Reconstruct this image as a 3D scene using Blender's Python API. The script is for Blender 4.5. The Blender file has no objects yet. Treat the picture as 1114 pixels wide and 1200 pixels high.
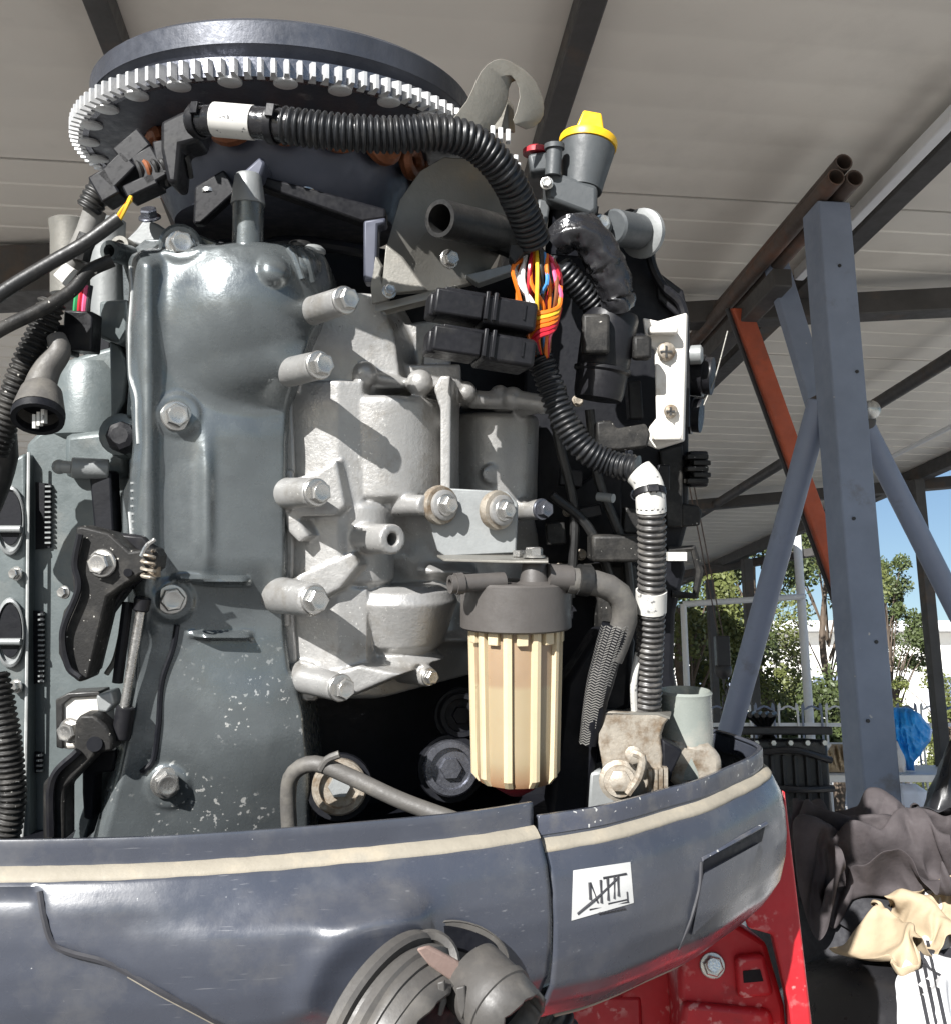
import bpy, math, random
from mathutils import Vector, Matrix, noise
from mathutils.bvhtree import BVHTree
random.seed(7)
S = bpy.context.scene
COL = S.collection
V = Vector

# ------------------------------------------------------------ camera, sky, sun
CAM = V((0, 0, 1.2)); PITCH = math.radians(12.0)
F, CX, CY = 1152.0, 557.0, 600.0
cd = bpy.data.cameras.new('camera'); cam = bpy.data.objects.new('camera', cd); COL.objects.link(cam)
cam.location = CAM; cam.rotation_euler = (math.radians(90) + PITCH, 0, 0)
cd.sensor_fit = 'VERTICAL'; cd.sensor_height = 24.0; cd.lens = 24.0 * F / 1200.0
cd.clip_start = 0.02; cd.clip_end = 3000
S.camera = cam

SUN_DIR = (Matrix.Rotation(PITCH, 3, 'X') @ V((0.62, 1.0, -0.92))).normalized()        # the way the light travels
W_ = bpy.data.worlds.new('World'); S.world = W_; W_.use_nodes = True
nt = W_.node_tree; bg = nt.nodes['Background']
sky = nt.nodes.new('ShaderNodeTexSky'); sky.sky_type = 'NISHITA'; sky.sun_disc = False
sky.sun_elevation = math.asin(-SUN_DIR.z)
sky.sun_rotation = math.atan2(-SUN_DIR.x, -SUN_DIR.y)
sky.air_density = 1.0; sky.dust_density = 0.4; sky.ozone_density = 2.5
nt.links.new(sky.outputs[0], bg.inputs[0]); bg.inputs[1].default_value = 0.05
sl = bpy.data.lights.new('sun', 'SUN'); sl.energy = 5.0; sl.angle = math.radians(0.5); sl.color = (1, 0.98, 0.95)
so = bpy.data.objects.new('sun', sl); COL.objects.link(so)
so.rotation_euler = SUN_DIR.to_track_quat('-Z', 'Y').to_euler(); so.location = (-3, -8, 9)
S.view_settings.view_transform = 'Standard'; S.view_settings.look = 'None'
S.view_settings.exposure = 1.1; S.view_settings.gamma = 1.0
S.view_settings.use_curve_mapping = False
S.render.engine = 'CYCLES'
S.cycles.max_bounces = 8; S.cycles.diffuse_bounces = 4

# ------------------------------------------------------------ frames
RX = Matrix.Rotation(PITCH, 3, 'X')
def P(px, py, d):                     # a point of the motor's own (tilted) frame
    return V(((px - CX) / F * d, d, (CY - py) / F * d))
def W(px, py, d): return CAM + RX @ P(px, py, d)
def Wz(px, py, z):
    r = RX @ P(px, py, 1.0)
    return CAM + r * ((z - CAM.z) / r.z)
EB = P(330, 1180, .86)                # base of the motor in that frame
EO = CAM + RX @ EB

# ------------------------------------------------------------ materials
MATS = {}
def mat(name, col, rough=.5, metal=0., var=.12, vscale=30., bump=.0, bscale=200., speck=None, dust=None, coat=0., sss=0., trans=0., spec=.5, scratch=None, rvar=.12):
    m = bpy.data.materials.new(name); m.use_nodes = True; MATS[name] = m
    n = m.node_tree; L = n.links; b = n.nodes['Principled BSDF']
    b.inputs['Metallic'].default_value = metal; b.inputs['Coat Weight'].default_value = coat; b.inputs['Coat Roughness'].default_value = .25
    b.inputs['Specular IOR Level'].default_value = spec
    if trans: b.inputs['Transmission Weight'].default_value = trans
    if sss:
        b.inputs['Subsurface Weight'].default_value = sss; b.inputs['Subsurface Radius'].default_value = (.02, .012, .006); b.inputs['Subsurface Scale'].default_value = .4
    tc = n.nodes.new('ShaderNodeTexCoord')
    def noi(sc, det=6, rg=.6):
        t = n.nodes.new('ShaderNodeTexNoise'); t.inputs['Scale'].default_value = sc; t.inputs['Detail'].default_value = det; t.inputs['Roughness'].default_value = rg
        L.new(tc.outputs['Object'], t.inputs['Vector']); return t
    def ramp(src, a, c):
        r = n.nodes.new('ShaderNodeMapRange'); r.inputs['From Min'].default_value = a; r.inputs['From Max'].default_value = c; r.clamp = True
        L.new(src, r.inputs['Value']); return r.outputs[0]
    def mix(fac, a, c):
        x = n.nodes.new('ShaderNodeMix'); x.data_type = 'RGBA'
        L.new(fac, x.inputs['Factor'])
        for s, i in ((a, 6), (c, 7)):
            if isinstance(s, tuple): x.inputs[i].default_value = (*s, 1)
            else: L.new(s, x.inputs[i])
        return x.outputs[2]
    a = noi(vscale)
    lo = tuple(c * (1 - var) for c in col); hi = tuple(min(1, c * (1 + var)) for c in col)
    out = mix(ramp(a.outputs['Fac'], .3, .7), lo, hi)
    a2 = noi(vscale * 5, 4)
    rr = n.nodes.new('ShaderNodeMapRange'); L.new(a2.outputs['Fac'], rr.inputs['Value'])
    rr.inputs['From Min'].default_value = .3; rr.inputs['From Max'].default_value = .7
    rr.inputs['To Min'].default_value = max(.03, rough - rvar); rr.inputs['To Max'].default_value = min(1, rough + rvar)
    L.new(rr.outputs[0], b.inputs['Roughness'])
    if dust:                                            # (colour, scale, lo, hi): worn or dirty patches
        d = noi(dust[1], 8, .65); out = mix(ramp(d.outputs['Fac'], dust[2], dust[3]), out, dust[0])
    if speck:                                           # (colour, scale, lo, hi, patch scale, patch lo, [z where wear ends, z where it is full])
        d = noi(speck[1], 3, .5); k = ramp(d.outputs['Fac'], speck[2], speck[3])
        if len(speck) > 6:
            sp = n.nodes.new('ShaderNodeSeparateXYZ'); L.new(tc.outputs['Object'], sp.inputs[0]); zz = ramp(sp.outputs[2], speck[6], speck[7])
            mm = n.nodes.new('ShaderNodeMath'); mm.operation = 'MULTIPLY'; L.new(k, mm.inputs[0]); L.new(zz, mm.inputs[1]); k = mm.outputs[0]
        if len(speck) > 4:
            q = noi(speck[4], 3); k2 = ramp(q.outputs['Fac'], speck[5], speck[5] + .06)
            mm = n.nodes.new('ShaderNodeMath'); mm.operation = 'MULTIPLY'; L.new(k, mm.inputs[0]); L.new(k2, mm.inputs[1]); k = mm.outputs[0]
        out = mix(k, out, speck[0])
    if scratch:                                         # (colour, strength): fine directional scuffs in a few directions
        for k_, (rx, ry, rz_) in enumerate(((.0, .5, .2), (.3, -.9, .1), (.1, 1.5, .6))):
            mp = n.nodes.new('ShaderNodeMapping'); mp.inputs['Rotation'].default_value = (rx, ry, rz_); mp.inputs['Scale'].default_value = (14, 300, 700)
            L.new(tc.outputs['Object'], mp.inputs['Vector']); t = n.nodes.new('ShaderNodeTexNoise'); t.inputs['Scale'].default_value = 1.; t.inputs['Detail'].default_value = 2; L.new(mp.outputs[0], t.inputs['Vector'])
            k = ramp(t.outputs['Fac'], .70, .76); q = noi(9 + 4*k_, 3); k2 = ramp(q.outputs['Fac'], .48, .62)
            mm = n.nodes.new('ShaderNodeMath'); mm.operation = 'MULTIPLY'; L.new(k, mm.inputs[0]); L.new(k2, mm.inputs[1])
            m3 = n.nodes.new('ShaderNodeMath'); m3.operation = 'MULTIPLY'; m3.inputs[1].default_value = scratch[1]; L.new(mm.outputs[0], m3.inputs[0]); out = mix(m3.outputs[0], out, scratch[0])
    L.new(out, b.inputs['Base Color'])
    if bump:
        t = noi(bscale, 5); bp = n.nodes.new('ShaderNodeBump'); bp.inputs['Strength'].default_value = bump; bp.inputs['Distance'].default_value = .002
        L.new(t.outputs['Fac'], bp.inputs['Height']); L.new(bp.outputs[0], b.inputs['Normal'])
    return m

# ------------------------------------------------------------ mesh builder
def frame(axis):
    a = V(axis).normalized(); h = V((0, 0, 1)) if abs(a.z) < .9 else V((1, 0, 0))
    u = h.cross(a).normalized(); return u, a.cross(u), a
def spline(pts, step):                                  # Catmull-Rom, resampled to about `step`
    pts = [V(p) for p in pts]
    if len(pts) == 2: raw = [pts[0].lerp(pts[1], i / 40) for i in range(41)]
    else:
        q = [pts[0] * 2 - pts[1]] + pts + [pts[-1] * 2 - pts[-2]]; raw = []
        for i in range(1, len(q) - 2):
            for k in range(24):
                t = k / 24; a, b, c, d = q[i-1:i+3]
                raw.append(.5 * ((2*b) + (c-a)*t + (2*a-5*b+4*c-d)*t*t + (3*b-a-3*c+d)*t**3))
        raw.append(pts[-1])
    L = [0]
    for i in range(1, len(raw)): L.append(L[-1] + (raw[i] - raw[i-1]).length)
    n = max(2, int(L[-1] / step)); out = []; j = 0
    for i in range(n + 1):
        s = L[-1] * i / n
        while j < len(L) - 2 and L[j+1] < s: j += 1
        t = (s - L[j]) / max(1e-9, L[j+1] - L[j]); out.append(raw[j].lerp(raw[j+1], min(1, t)))
    return out
class MB:
    def __init__(s): s.v = []; s.f = []
    def add(s, vs, fs):
        o = len(s.v); s.v += [V(x) for x in vs]; s.f += [tuple(i + o for i in f) for f in fs]; return s
    def loft(s, rings, caps=True, close=True):
        n = len(rings[0]); vs = [p for r in rings for p in r]; fs = []
        m = n if close else n - 1
        for i in range(len(rings) - 1):
            for j in range(m):
                k = (j + 1) % n; fs.append((i*n+j, i*n+k, (i+1)*n+k, (i+1)*n+j))
        if caps: fs.append(tuple(range(n))[::-1]); fs.append(tuple((len(rings)-1)*n + j for j in range(n)))
        return s.add(vs, fs)
    def rev(s, base, axis, prof, n=20, caps=True, sx=1., sy=1., ph=0.):   # prof: (height, radius)
        u, w, a = frame(axis); base = V(base)
        return s.loft([[base + a*h + (u*math.cos(6.28318*j/n+ph)*sx + w*math.sin(6.28318*j/n+ph)*sy)*max(r, 1e-5) for j in range(n)] for h, r in prof], caps)
    def cyl(s, a, b, ra, rb=None, n=18, bev=0.):
        a, b = V(a), V(b); L = (b-a).length; rb = ra if rb is None else rb
        pr = [(0, ra), (L, rb)] if not bev else [(0, ra-bev), (bev, ra), (L-bev, rb), (L, rb-bev)]
        return s.rev(a, b-a, pr, n)
    def pipe(s, a, b, ro, ri, n=20):                     # open at b
        a, b = V(a), V(b); L = (b-a).length
        return s.rev(a, b-a, [(0, ro), (L*.97, ro), (L, ro*.97), (L, ri), (L*.3, ri), (L*.3, .00001)], n)
    def tube(s, pts, r, n=10, step=None, caps=True):
        ps = spline(pts, step or (r if not isinstance(r, (list, tuple)) else r[0])) ; return s.sweep(ps, (lambda t: r) if not isinstance(r, (list, tuple)) else (lambda t: r[0] + (r[-1]-r[0])*t), n, caps)
    def sweep(s, ps, rf, n=10, caps=True, flat=1.):
        t0 = (ps[1]-ps[0]).normalized(); u, w, _ = frame(t0); rings = []
        for i, p in enumerate(ps):
            t = (ps[min(i+1, len(ps)-1)] - ps[max(i-1, 0)]).normalized()
            u = (u - t*u.dot(t)).normalized(); w = t.cross(u); r = rf(i/(len(ps)-1))
            rings.append([p + (u*math.cos(6.28318*j/n) + w*math.sin(6.28318*j/n)*flat)*r for j in range(n)])
        return s.loft(rings, caps)
    def conduit(s, pts, r, pitch=.0045, depth=.0016, n=16):   # corrugated split loom
        ps = spline(pts, pitch/6); k = len(ps); pr = [0, .0, .7, 1, 1, .7]
        i = [0]
        def rf(t):
            j = int(round(t*(k-1))); return (r - depth + depth*pr[j % 6])*(1 + .035*nz(j*.09, r*900) + .02*nz((j//6)*.9, r*500))
        return s.sweep(ps, rf, n)
    def box(s, c, hx, hy, hz, ax=None):
        c = V(c); x, y, z = ax if ax else (V((1,0,0)), V((0,1,0)), V((0,0,1)))
        vs = [c + x*hx*i + y*hy*j + z*hz*k for k in (-1,1) for j in (-1,1) for i in (-1,1)]
        return s.add(vs, [(0,2,3,1),(4,5,7,6),(0,1,5,4),(2,6,7,3),(0,4,6,2),(1,3,7,5)])
    def prism(s, poly, dv):
        dv = V(dv); n = len(poly); a = [V(p) for p in poly]; b = [p + dv for p in a]
        return s.add(a + b, [tuple(range(n)), tuple(range(2*n-1, n-1, -1))] + [(i, i+n, (i+1) % n + n, (i+1) % n) for i in range(n)])
    def ball(s, c, r, n=14, m=8, sq=(1,1,1)):
        c = V(c); rings = [[c + V((math.cos(6.28318*j/n)*math.sin(3.14159*i/m)*r*sq[0], math.sin(6.28318*j/n)*math.sin(3.14159*i/m)*r*sq[1], math.cos(3.14159*i/m)*r*sq[2])) for j in range(n)] for i in range(m+1)]
        rings[0] = [c + V((1e-5*math.cos(6.28*j/n), 1e-5*math.sin(6.28*j/n), r*sq[2])) for j in range(n)]; rings[-1] = [c + V((1e-5*math.cos(6.28*j/n), 1e-5*math.sin(6.28*j/n), -r*sq[2])) for j in range(n)]
        return s.loft(rings, True)
    def grid(s, rows, close=False):
        n = len(rows[0]); s.add([p for r in rows for p in r], [(i*n+j, i*n+j+1, (i+1)*n+j+1, (i+1)*n+j) for i in range(len(rows)-1) for j in range(n-1)]); return s
    def mesh(s, name, m, ang=35):
        me = bpy.data.meshes.new(name); me.from_pydata([tuple(v) for v in s.v], [], s.f); me.update()
        if ang: me.shade_smooth(); me.set_sharp_from_angle(angle=math.radians(ang))
        if m: me.materials.append(MATS[m] if isinstance(m, str) else m)
        return me
    def build(s, name, m, parent=None, bev=0., ang=35, off=None, label=None):
        if off is not None: s.v = [v - off for v in s.v]
        o = bpy.data.objects.new(name, s.mesh(name, m, ang)); COL.objects.link(o)
        if parent: o.parent = parent
        if bev:
            md = o.modifiers.new('bevel', 'BEVEL'); md.width = bev; md.segments = 2; md.limit_method = 'ANGLE'; md.angle_limit = math.radians(40)
        if label: o['label'] = label
        return o
def empty(name, loc, label, cat, rot=(0,0,0), group=None):
    o = bpy.data.objects.new(name, None); COL.objects.link(o); o.location = loc; o.rotation_euler = rot; o.empty_display_size = .05
    return tag(o, label, cat, group)
def tag(o, label=None, cat=None, group=None, kind=None):
    for k, x in (('label', label), ('category', cat), ('group', group), ('kind', kind)):
        if x: o[k] = x
    return o
def inst(me, name, parent, loc, axis=None, sc=1., roll=0.):     # an object that shares mesh data, its +Z along axis
    o = bpy.data.objects.new(name, me); COL.objects.link(o); o.parent = parent
    if axis is not None:
        u, w, a = frame(axis); R = Matrix((u, w, a)).transposed().to_4x4() @ Matrix.Rotation(roll, 4, 'Z')
    else: R = Matrix.Rotation(roll, 4, 'Z')
    o.matrix_local = Matrix.Translation(loc) @ R @ Matrix.Scale(sc, 4); return o
def nz(x, y=0., z=0.): return noise.noise(V((x, y, z)))
def sst(a, b, x):
    t = max(0., min(1., (x-a)/(b-a))) if b != a else float(x > a); return t*t*(3-2*t)
def lerpt(tab, x):                                       # piecewise table [(x, a, b, ..)]
    if x <= tab[0][0]: return tab[0][1:]
    for p, q in zip(tab, tab[1:]):
        if x <= q[0]:
            t = (x-p[0])/(q[0]-p[0]); return tuple(a + (b-a)*t for a, b in zip(p[1:], q[1:]))
    return tab[-1][1:]
# ------------------------------------------------------------ setting materials
mat('concrete', (.185, .18, .172), .85, var=.18, vscale=1.2, bump=.3, bscale=60, dust=((.15, .143, .13), 2.5, .5, .75))
mat('pale_concrete', (.46, .45, .43), .85, var=.12, vscale=.8, bump=.2, bscale=50)
mat('roof_white', (.74, .70, .63), .45, var=.06, vscale=2, dust=((.52, .485, .43), 1.8, .52, .85), bump=.12, bscale=25)
mat('steel_grey', (.19, .225, .30), .55, var=.12, vscale=9, bump=.1, bscale=120, speck=((.45, .45, .45), 60, .74, .77), dust=((.10, .085, .07), 7, .62, .8))
mat('steel_blue', (.19, .225, .31), .45, var=.1, vscale=9, bump=.1, bscale=120, dust=((.10, .095, .09), 9, .6, .8))
mat('steel_dark', (.055, .052, .05), .6, var=.2, vscale=8, bump=.15, bscale=90, dust=((.12, .075, .045), 6, .55, .8))
mat('rust_pipe', (.075, .055, .045), .7, var=.3, vscale=14, bump=.3, bscale=120, dust=((.15, .06, .03), 10, .5, .75))
mat('orange_paint', (.38, .075, .03), .6, var=.2, vscale=12, bump=.15, bscale=120, dust=((.12, .05, .035), 9, .56, .8))
mat('white_metal', (.68, .69, .70), .45, var=.05)
mat('white_wall', (.78, .76, .72), .8, var=.05, vscale=.8)
mat('far_hill', (.10, .13, .13), .95, var=.25, vscale=.02)
mat('leaf_a', (.06, .08, .024), .6, var=.35, vscale=1.3)
mat('leaf_b', (.10, .115, .03), .6, var=.35, vscale=1.3)
mat('bark', (.10, .075, .055), .9, var=.3, vscale=12, bump=.6, bscale=40)
mat('iron_black', (.02, .02, .022), .45, var=.2, vscale=30)
mat('black_plastic_far', (.018, .018, .02), .35, var=.2, vscale=12, bump=.1)
mat('cloth_jacket', (.058, .050, .052), .8, var=.2, vscale=25, bump=.9, bscale=45, spec=.25)
mat('cloth_black', (.022, .022, .026), .8, var=.2, vscale=30, bump=.3, bscale=600)
mat('cloth_beige', (.38, .30, .20), .85, var=.12, vscale=20, bump=.6, bscale=60)
mat('cloth_white', (.52, .52, .53), .85, var=.05, vscale=20, bump=.6, bscale=60)
mat('cloth_green', (.10, .24, .19), .85, var=.1, vscale=20)
mat('sphere_black', (.016, .016, .018), .35, var=.2, vscale=12, bump=.1)
mat('blue_bag', (.02, .28, .72), .42, var=.1, vscale=8, bump=.2, bscale=30)
mat('pale_box', (.66, .72, .84), .5, var=.05)
mat('red_paint', (.46, .018, .026), .5, var=.12, vscale=25, bump=.12, bscale=120, speck=((.62, .25, .24), 90, .56, .64, 10, .44), dust=((.22, .02, .025), 18, .58, .75))
mat('zinc_bolt', (.52, .52, .50), .32, metal=.85, var=.15, vscale=90, bump=.1, bscale=500)
mat('green_plastic', (.03, .22, .13), .5)

# ------------------------------------------------------------ ground
g = MB(); n = 40
g.add([(-150, -60, 0), (200, -60, 0), (200, 1200, 0), (-150, 1200, 0)], [(0, 1, 2, 3)])
tag(g.build('ground', 'concrete', ang=0), kind='structure')

# ------------------------------------------------------------ canopy
dv = RX @ P(430, 845, 1.0); dv.z = 0; dv.normalize(); rv = V((dv.y, -dv.x, 0))
ZR = 2.5
c0 = V((0, .15, 0))
canopy = empty('canopy_shelter', V((1.0, 2.1, 0)), 'open steel canopy of grey posts, dark beams and white ribbed roof panels', 'canopy')
CO = canopy.location.copy()
edge = Wz(1114, 548, ZR); lat_r = (edge - c0).dot(rv)
def SF(l, d, z): return c0 + rv*l + dv*d + V((0, 0, z - c0.z))
lat_l = -4.2; pw = 1.0
tag(MB().add([SF0 for SF0 in (V((2.6, -8, .004)), V((60, -8, .004)), V((60, 70, .004)), V((-40, 70, .004)), V((-40, 10.2, .004)), V((1.6, 10.2, .004)))], [(0, 1, 2, 3, 4, 5)]).build('yard', 'pale_concrete', ang=0), kind='structure')
rows = [(-.55, -.01), (0, 1.02), (1.03, 2.05), (2.06, 3.08), (3.09, 4.2), (4.21, 5.4), (5.41, 6.8), (6.81, 8.4), (8.41, 10.2)]
for a, b in rows:                                    # trapezoid ribbed sandwich panels, ribs run across
    m = MB(); prof = []; k = max(4, int((b-a)/.11)); st = (b-a)/k
    for i in range(k):
        y = a + i*st
        prof += [(y, 0), (y+st*.80, 0), (y+st*.84, .0005 if b < 2.1 else .0028), (y+st*.96, .0005 if b < 2.1 else .0028)]
    prof.append((b, 0)); top = ZR + .05
    m.grid([[SF(l, y, ZR + z) for y, z in prof] for l in (lat_l, lat_r)])
    m.add([SF(lat_l, a, top), SF(lat_r, a, top), SF(lat_r, b, top), SF(lat_l, b, top)], [(0, 1, 2, 3)])
    m.add([SF(lat_l, a, ZR), SF(lat_r, a, ZR), SF(lat_r, a, top), SF(lat_l, a, top)], [(0, 1, 2, 3)])
    m.add([SF(lat_r, a, ZR), SF(lat_r, b, ZR), SF(lat_r, b, top), SF(lat_r, a, top)], [(0, 1, 2, 3)])
    m.build('roof_panel', 'roof_white', canopy, ang=20, off=CO)
def bar(name, a, b, w, h, m, up=V((0, 0, 1)), bev=.004, side=None):
    a, b = V(a), V(b); z = (b-a).normalized(); x = side.normalized() if side else z.cross(up).normalized(); y = z.cross(x).normalized()
    q = MB().box((a+b)/2, w/2, h/2, (b-a).length/2, (x, y, z)); return q.build(name, m, canopy, bev=bev, off=CO)
def rod(name, a, b, r, m, par=None, off=None):
    return MB().cyl(a, b, r, n=20, bev=r*.1).build(name, m, par or canopy, off=CO if off is None else off)
def depth_beam(px, py, w, h, m, d0=-.5, d1=10.1, z=None, rnd=False):
    z = z or ZR - h/2 - .003; p = Wz(px, py, z); q = p - c0; l, d = q.dot(rv), q.dot(dv)
    a, b = SF(l, d0, z), SF(l, d1, z)
    return rod('beam', a, b, w/2, m) if rnd else bar('beam', a, b, w, h, m)
depth_beam(128, 30, .045, .05, 'steel_dark')
depth_beam(668, 75, .05, .05, 'steel_dark')
depth_beam(1062, 212, .06, .06, 'steel_dark', -.5, 10.)
depth_beam(1066, 449, .05, .05, 'steel_dark', .5, 10., z=2.41, rnd=True)
depth_beam(1055, 566, .06, .07, 'steel_dark', .5, 10.)
for (a, b, w) in (((700, 376), (1180, 351), .07), ((700, 603), (1150, 562), .06), ((760, 680), (960, 646), .06), ((-40, 330), (140, 322), .14)):
    bar('purlin', Wz(*a, ZR-.085), Wz(*b, ZR-.085), w, w, 'steel_dark')
# tube light under the right beam
fx = MB(); p = Wz(1075, 196, 2.36) - c0; l, d = p.dot(rv), p.dot(dv)
lamp = MB().box(SF(l+.035, d+.25, 2.43), .014, .42, .016, (rv, dv, V((0,0,1)))).build('lamp_tray', 'white_metal', canopy, bev=.004, off=CO)
MB().cyl(SF(l+.035, d-.15, 2.404), SF(l+.035, d+.65, 2.404), .011, n=14).build('tube', 'white_metal', lamp, off=V((0,0,0)))
# main post
pt = Wz(967, 246, 2.36); PX, PY = pt.x, pt.y
bar('post', V((PX, PY, 0)), V((PX, PY, 2.36)), .078, .082, 'steel_grey', side=rv)
for zz, xx in ((1.02, .02), (1.2, -.02), (1.36, .012), (1.62, -.015), (1.95, .02), (2.2, .0)):
    MB().cyl(V((PX, PY, zz)) + rv*xx - dv*.040, V((PX, PY, zz)) + rv*xx - dv*.0435, .004, n=8).build('bolt_hole', 'iron_black', canopy, off=CO)
# three stacked pipes on the post
q = pt - c0; l, d = q.dot(rv), q.dot(dv)
for dl, dz in ((-.021, .024), (.022, .024), (.0, .062)):
    a = SF(l+dl, d-.10, 2.36+dz); b = SF(l+dl, d+6, 2.36+dz); o = MB()
    u, w_, ax = frame(b-a); L = (b-a).length
    o.rev(b, a-b, [(0, .02), (L, .02), (L, .017), (L*.9, .017), (L*.9, .0001)], 18)
    o.build('pipe', 'rust_pipe', canopy, off=CO)
bar('beam', SF(l+.0, d+.25, 2.31), SF(l, d+6, 2.31), .05, .05, 'steel_dark')
# braces either side of the post
a = W(960, 470, 2.24); b = W(852, 866, 2.30); t = (b-a); b2 = a + t*(a.z/(a.z-b.z))
rod('brace', a, b2, .027, 'steel_blue')
a = W(1008, 492, 2.34); b = W(1108, 690, 2.40); t = (b-a); b2 = a + t*(a.z/(a.z-b.z))
rod('brace', a, b2, .026, 'steel_blue')
MB().ball(W(1020, 480, 2.26), .022, sq=(1, .7, 1)).build('pipe_cap', 'zinc_bolt', canopy, off=CO)
for c_, s_ in ((W(962, 476, 2.24), .034), (W(1010, 494, 2.33), .032)):     # weld beads and gussets where the braces meet the post
    MB().ball(c_, s_, 14, 8, (1, .7, .8)).build('weld', 'steel_dark', canopy, off=CO)
bar('gusset', W(985, 468, 2.235), W(992, 540, 2.235), .05, .006, 'steel_grey', side=rv)
bar('base_plate', V((PX, PY, 0.004)), V((PX, PY, .02)), .2, .2, 'steel_grey', side=rv)
bar('strut', W(908, 308, 2.62), W(972, 520, 2.5), .062, .03, 'steel_grey', side=rv)
a, b = W(866, 362, 2.75), W(984, 690, 2.9); t = b-a
bar('strut', a, b + t*.12, .055, .05, 'orange_paint', side=rv)
rod('cable', a + rv*-.036, b + t*.12 + rv*-.036, .006, 'iron_black')
for px, py, px2, py2, d_, w in ((1074, 572, 1100, 872, 5.0, .055), (874, 655, 884, 850, 7.5, .07), (832, 705, 840, 838, 8.5, .06)):
    a = W(px, py, d_); zt = a.z; bar('post', V((a.x, a.y, 0)), V((a.x, a.y, max(zt, 2.4))), w, w, 'steel_dark', side=rv)

# chain hoist and its two cords hanging from the roof
hz = W(812, 560, 2.55); base = W(846, 772, 2.6)
hoist = empty('chain_hoist', base, 'small dark chain hoist hanging on two thin cords beside the tree', 'hoist')
a = W(748, 268, 2.62); t2 = W(754, 268, 2.62)
for aa, off in ((a, -.006), (t2, .006)):
    MB().cyl(aa, base + V((off, 0, .05)), .0018, n=6).build('cord', 'rust_pipe', hoist, off=base)
h = MB(); h.box(base + V((0, 0, .02)), .018, .016, .04); h.ball(base + V((0, 0, -.03)), .024, sq=(1, .8, 1)); h.build('block', 'iron_black', hoist, bev=.003, off=base)
for i in range(9):
    c = base + V((.006*math.sin(i), 0, -.055 - i*.017)); lk = MB()
    u = V((1, 0, 0)) if i % 2 else V((0, 1, 0)); lk.tube([c + u*.006*math.cos(k*.785) + V((0, 0, .011*math.sin(k*.785))) for k in range(9)], .0022, n=6, step=.004); lk.build('chain_link', 'iron_black', hoist, off=base)

# ------------------------------------------------------------ beyond the canopy
bd = W(1060, 760, 26)
bl = empty('warehouse', V((bd.x, bd.y, 0)), 'long low white warehouse with a flat overhanging roof beyond the trees', 'building')
o0 = bl.location
MB().box(o0 + V((-1, 2.5, 1.75)), 10, 2.5, 1.75).build('wall', 'white_wall', bl, off=o0)
MB().box(o0 + V((-1, 2.3, 3.63)), 10.3, 2.9, .12).build('roof', 'white_metal', bl, off=o0)
for i in range(6):
    MB().box(o0 + V((-8 + i*3, -.02, 1.9)), .5, .03, .45).build('window', 'steel_blue', bl, off=o0)
hm = MB(); rows = []
for j, (yy, hh) in enumerate(((420, 0), (520, 1.), (640, .9), (800, 0))):
    rows.append([V((x*14., yy, max(-2, hh*(44 + 26*nz(x*.21+3, j) + 12*nz(x*.7, j+9))))) for x in range(-30, 60)])
hm.grid(rows); tag(hm.build('hill', 'far_hill'), kind='structure')

def tree(name, base, h, cr, nleaf, lm, label, seed, low=.35, trunk=.09, leaf=.030):
    rnd = random.Random(seed); T = empty(name, base, label, 'tree')
    tr = MB(); top = base + V((rnd.uniform(-.3, .3), 0, h*.85))
    tr.tube([base, base.lerp(top, .35) + V((.1, 0, 0)), base.lerp(top, .7) - V((.08, 0, 0)), top], [trunk, trunk*.3], n=8, step=.25)
    cl = []
    for i in range(26):
        f = rnd.uniform(low, 1); a = rnd.uniform(0, 6.28); rr = cr*(1.05 - .55*abs(f-.6)/.5)*rnd.uniform(.35, 1)
        c = base + V((math.cos(a)*rr, math.sin(a)*rr, h*f)); cl.append((c, rnd.uniform(.28, .55)*cr*.62))
        s0 = base.lerp(top, max(.15, f-.22)); tr.tube([s0, s0.lerp(c, .5) + V((0, 0, .12)), c], [trunk*.16, .006], n=5, step=.3)
    tr.build('trunk', 'bark', T, off=base)
    lf = MB(); vs = []; fs = []
    for i in range(nleaf):
        c, r = cl[rnd.randrange(len(cl))]
        p = V((rnd.gauss(0, 1), rnd.gauss(0, 1), rnd.gauss(0, .8)))
        p = c + p.normalized()*r*rnd.uniform(.45, 1.05)
        u = V((rnd.gauss(0, 1), rnd.gauss(0, 1), rnd.gauss(0, 1))).normalized(); w = u.cross(V((rnd.gauss(0, 1), rnd.gauss(0, 1), .3))).normalized(); s = leaf*rnd.uniform(.6, 1.2)
        k = len(vs); vs += [p - u*s, p + w*s*.55, p + u*s, p - w*s*.55]; fs.append((k, k+1, k+2, k+3))
    lf.v = vs; lf.f = fs; lf.build('crown', lm, T, ang=0, off=base)
def gp(px, d): p = W(px, 845, d); return V((p.x, p.y, 0))
tree('broadleaf_tree', gp(905, 10.5), 3.4, 1.1, 26000, 'leaf_a', 'tall dark green tree seen through the gap between the braces', 3, .25)
tree('broadleaf_tree', gp(972, 12.5), 3.5, 1.05, 18000, 'leaf_b', 'yellow green tree standing close beside the square grey post', 5, .2)
tree('broadleaf_tree', gp(822, 9.5), 2.7, .9, 14000, 'leaf_b', 'light green tree behind the hanging chain hoist', 8, .15)
tree('broadleaf_tree', gp(1050, 15.), 3.6, .65, 11000, 'leaf_a', 'slim green tree against the sky right of the square post', 11, .45)
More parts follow.
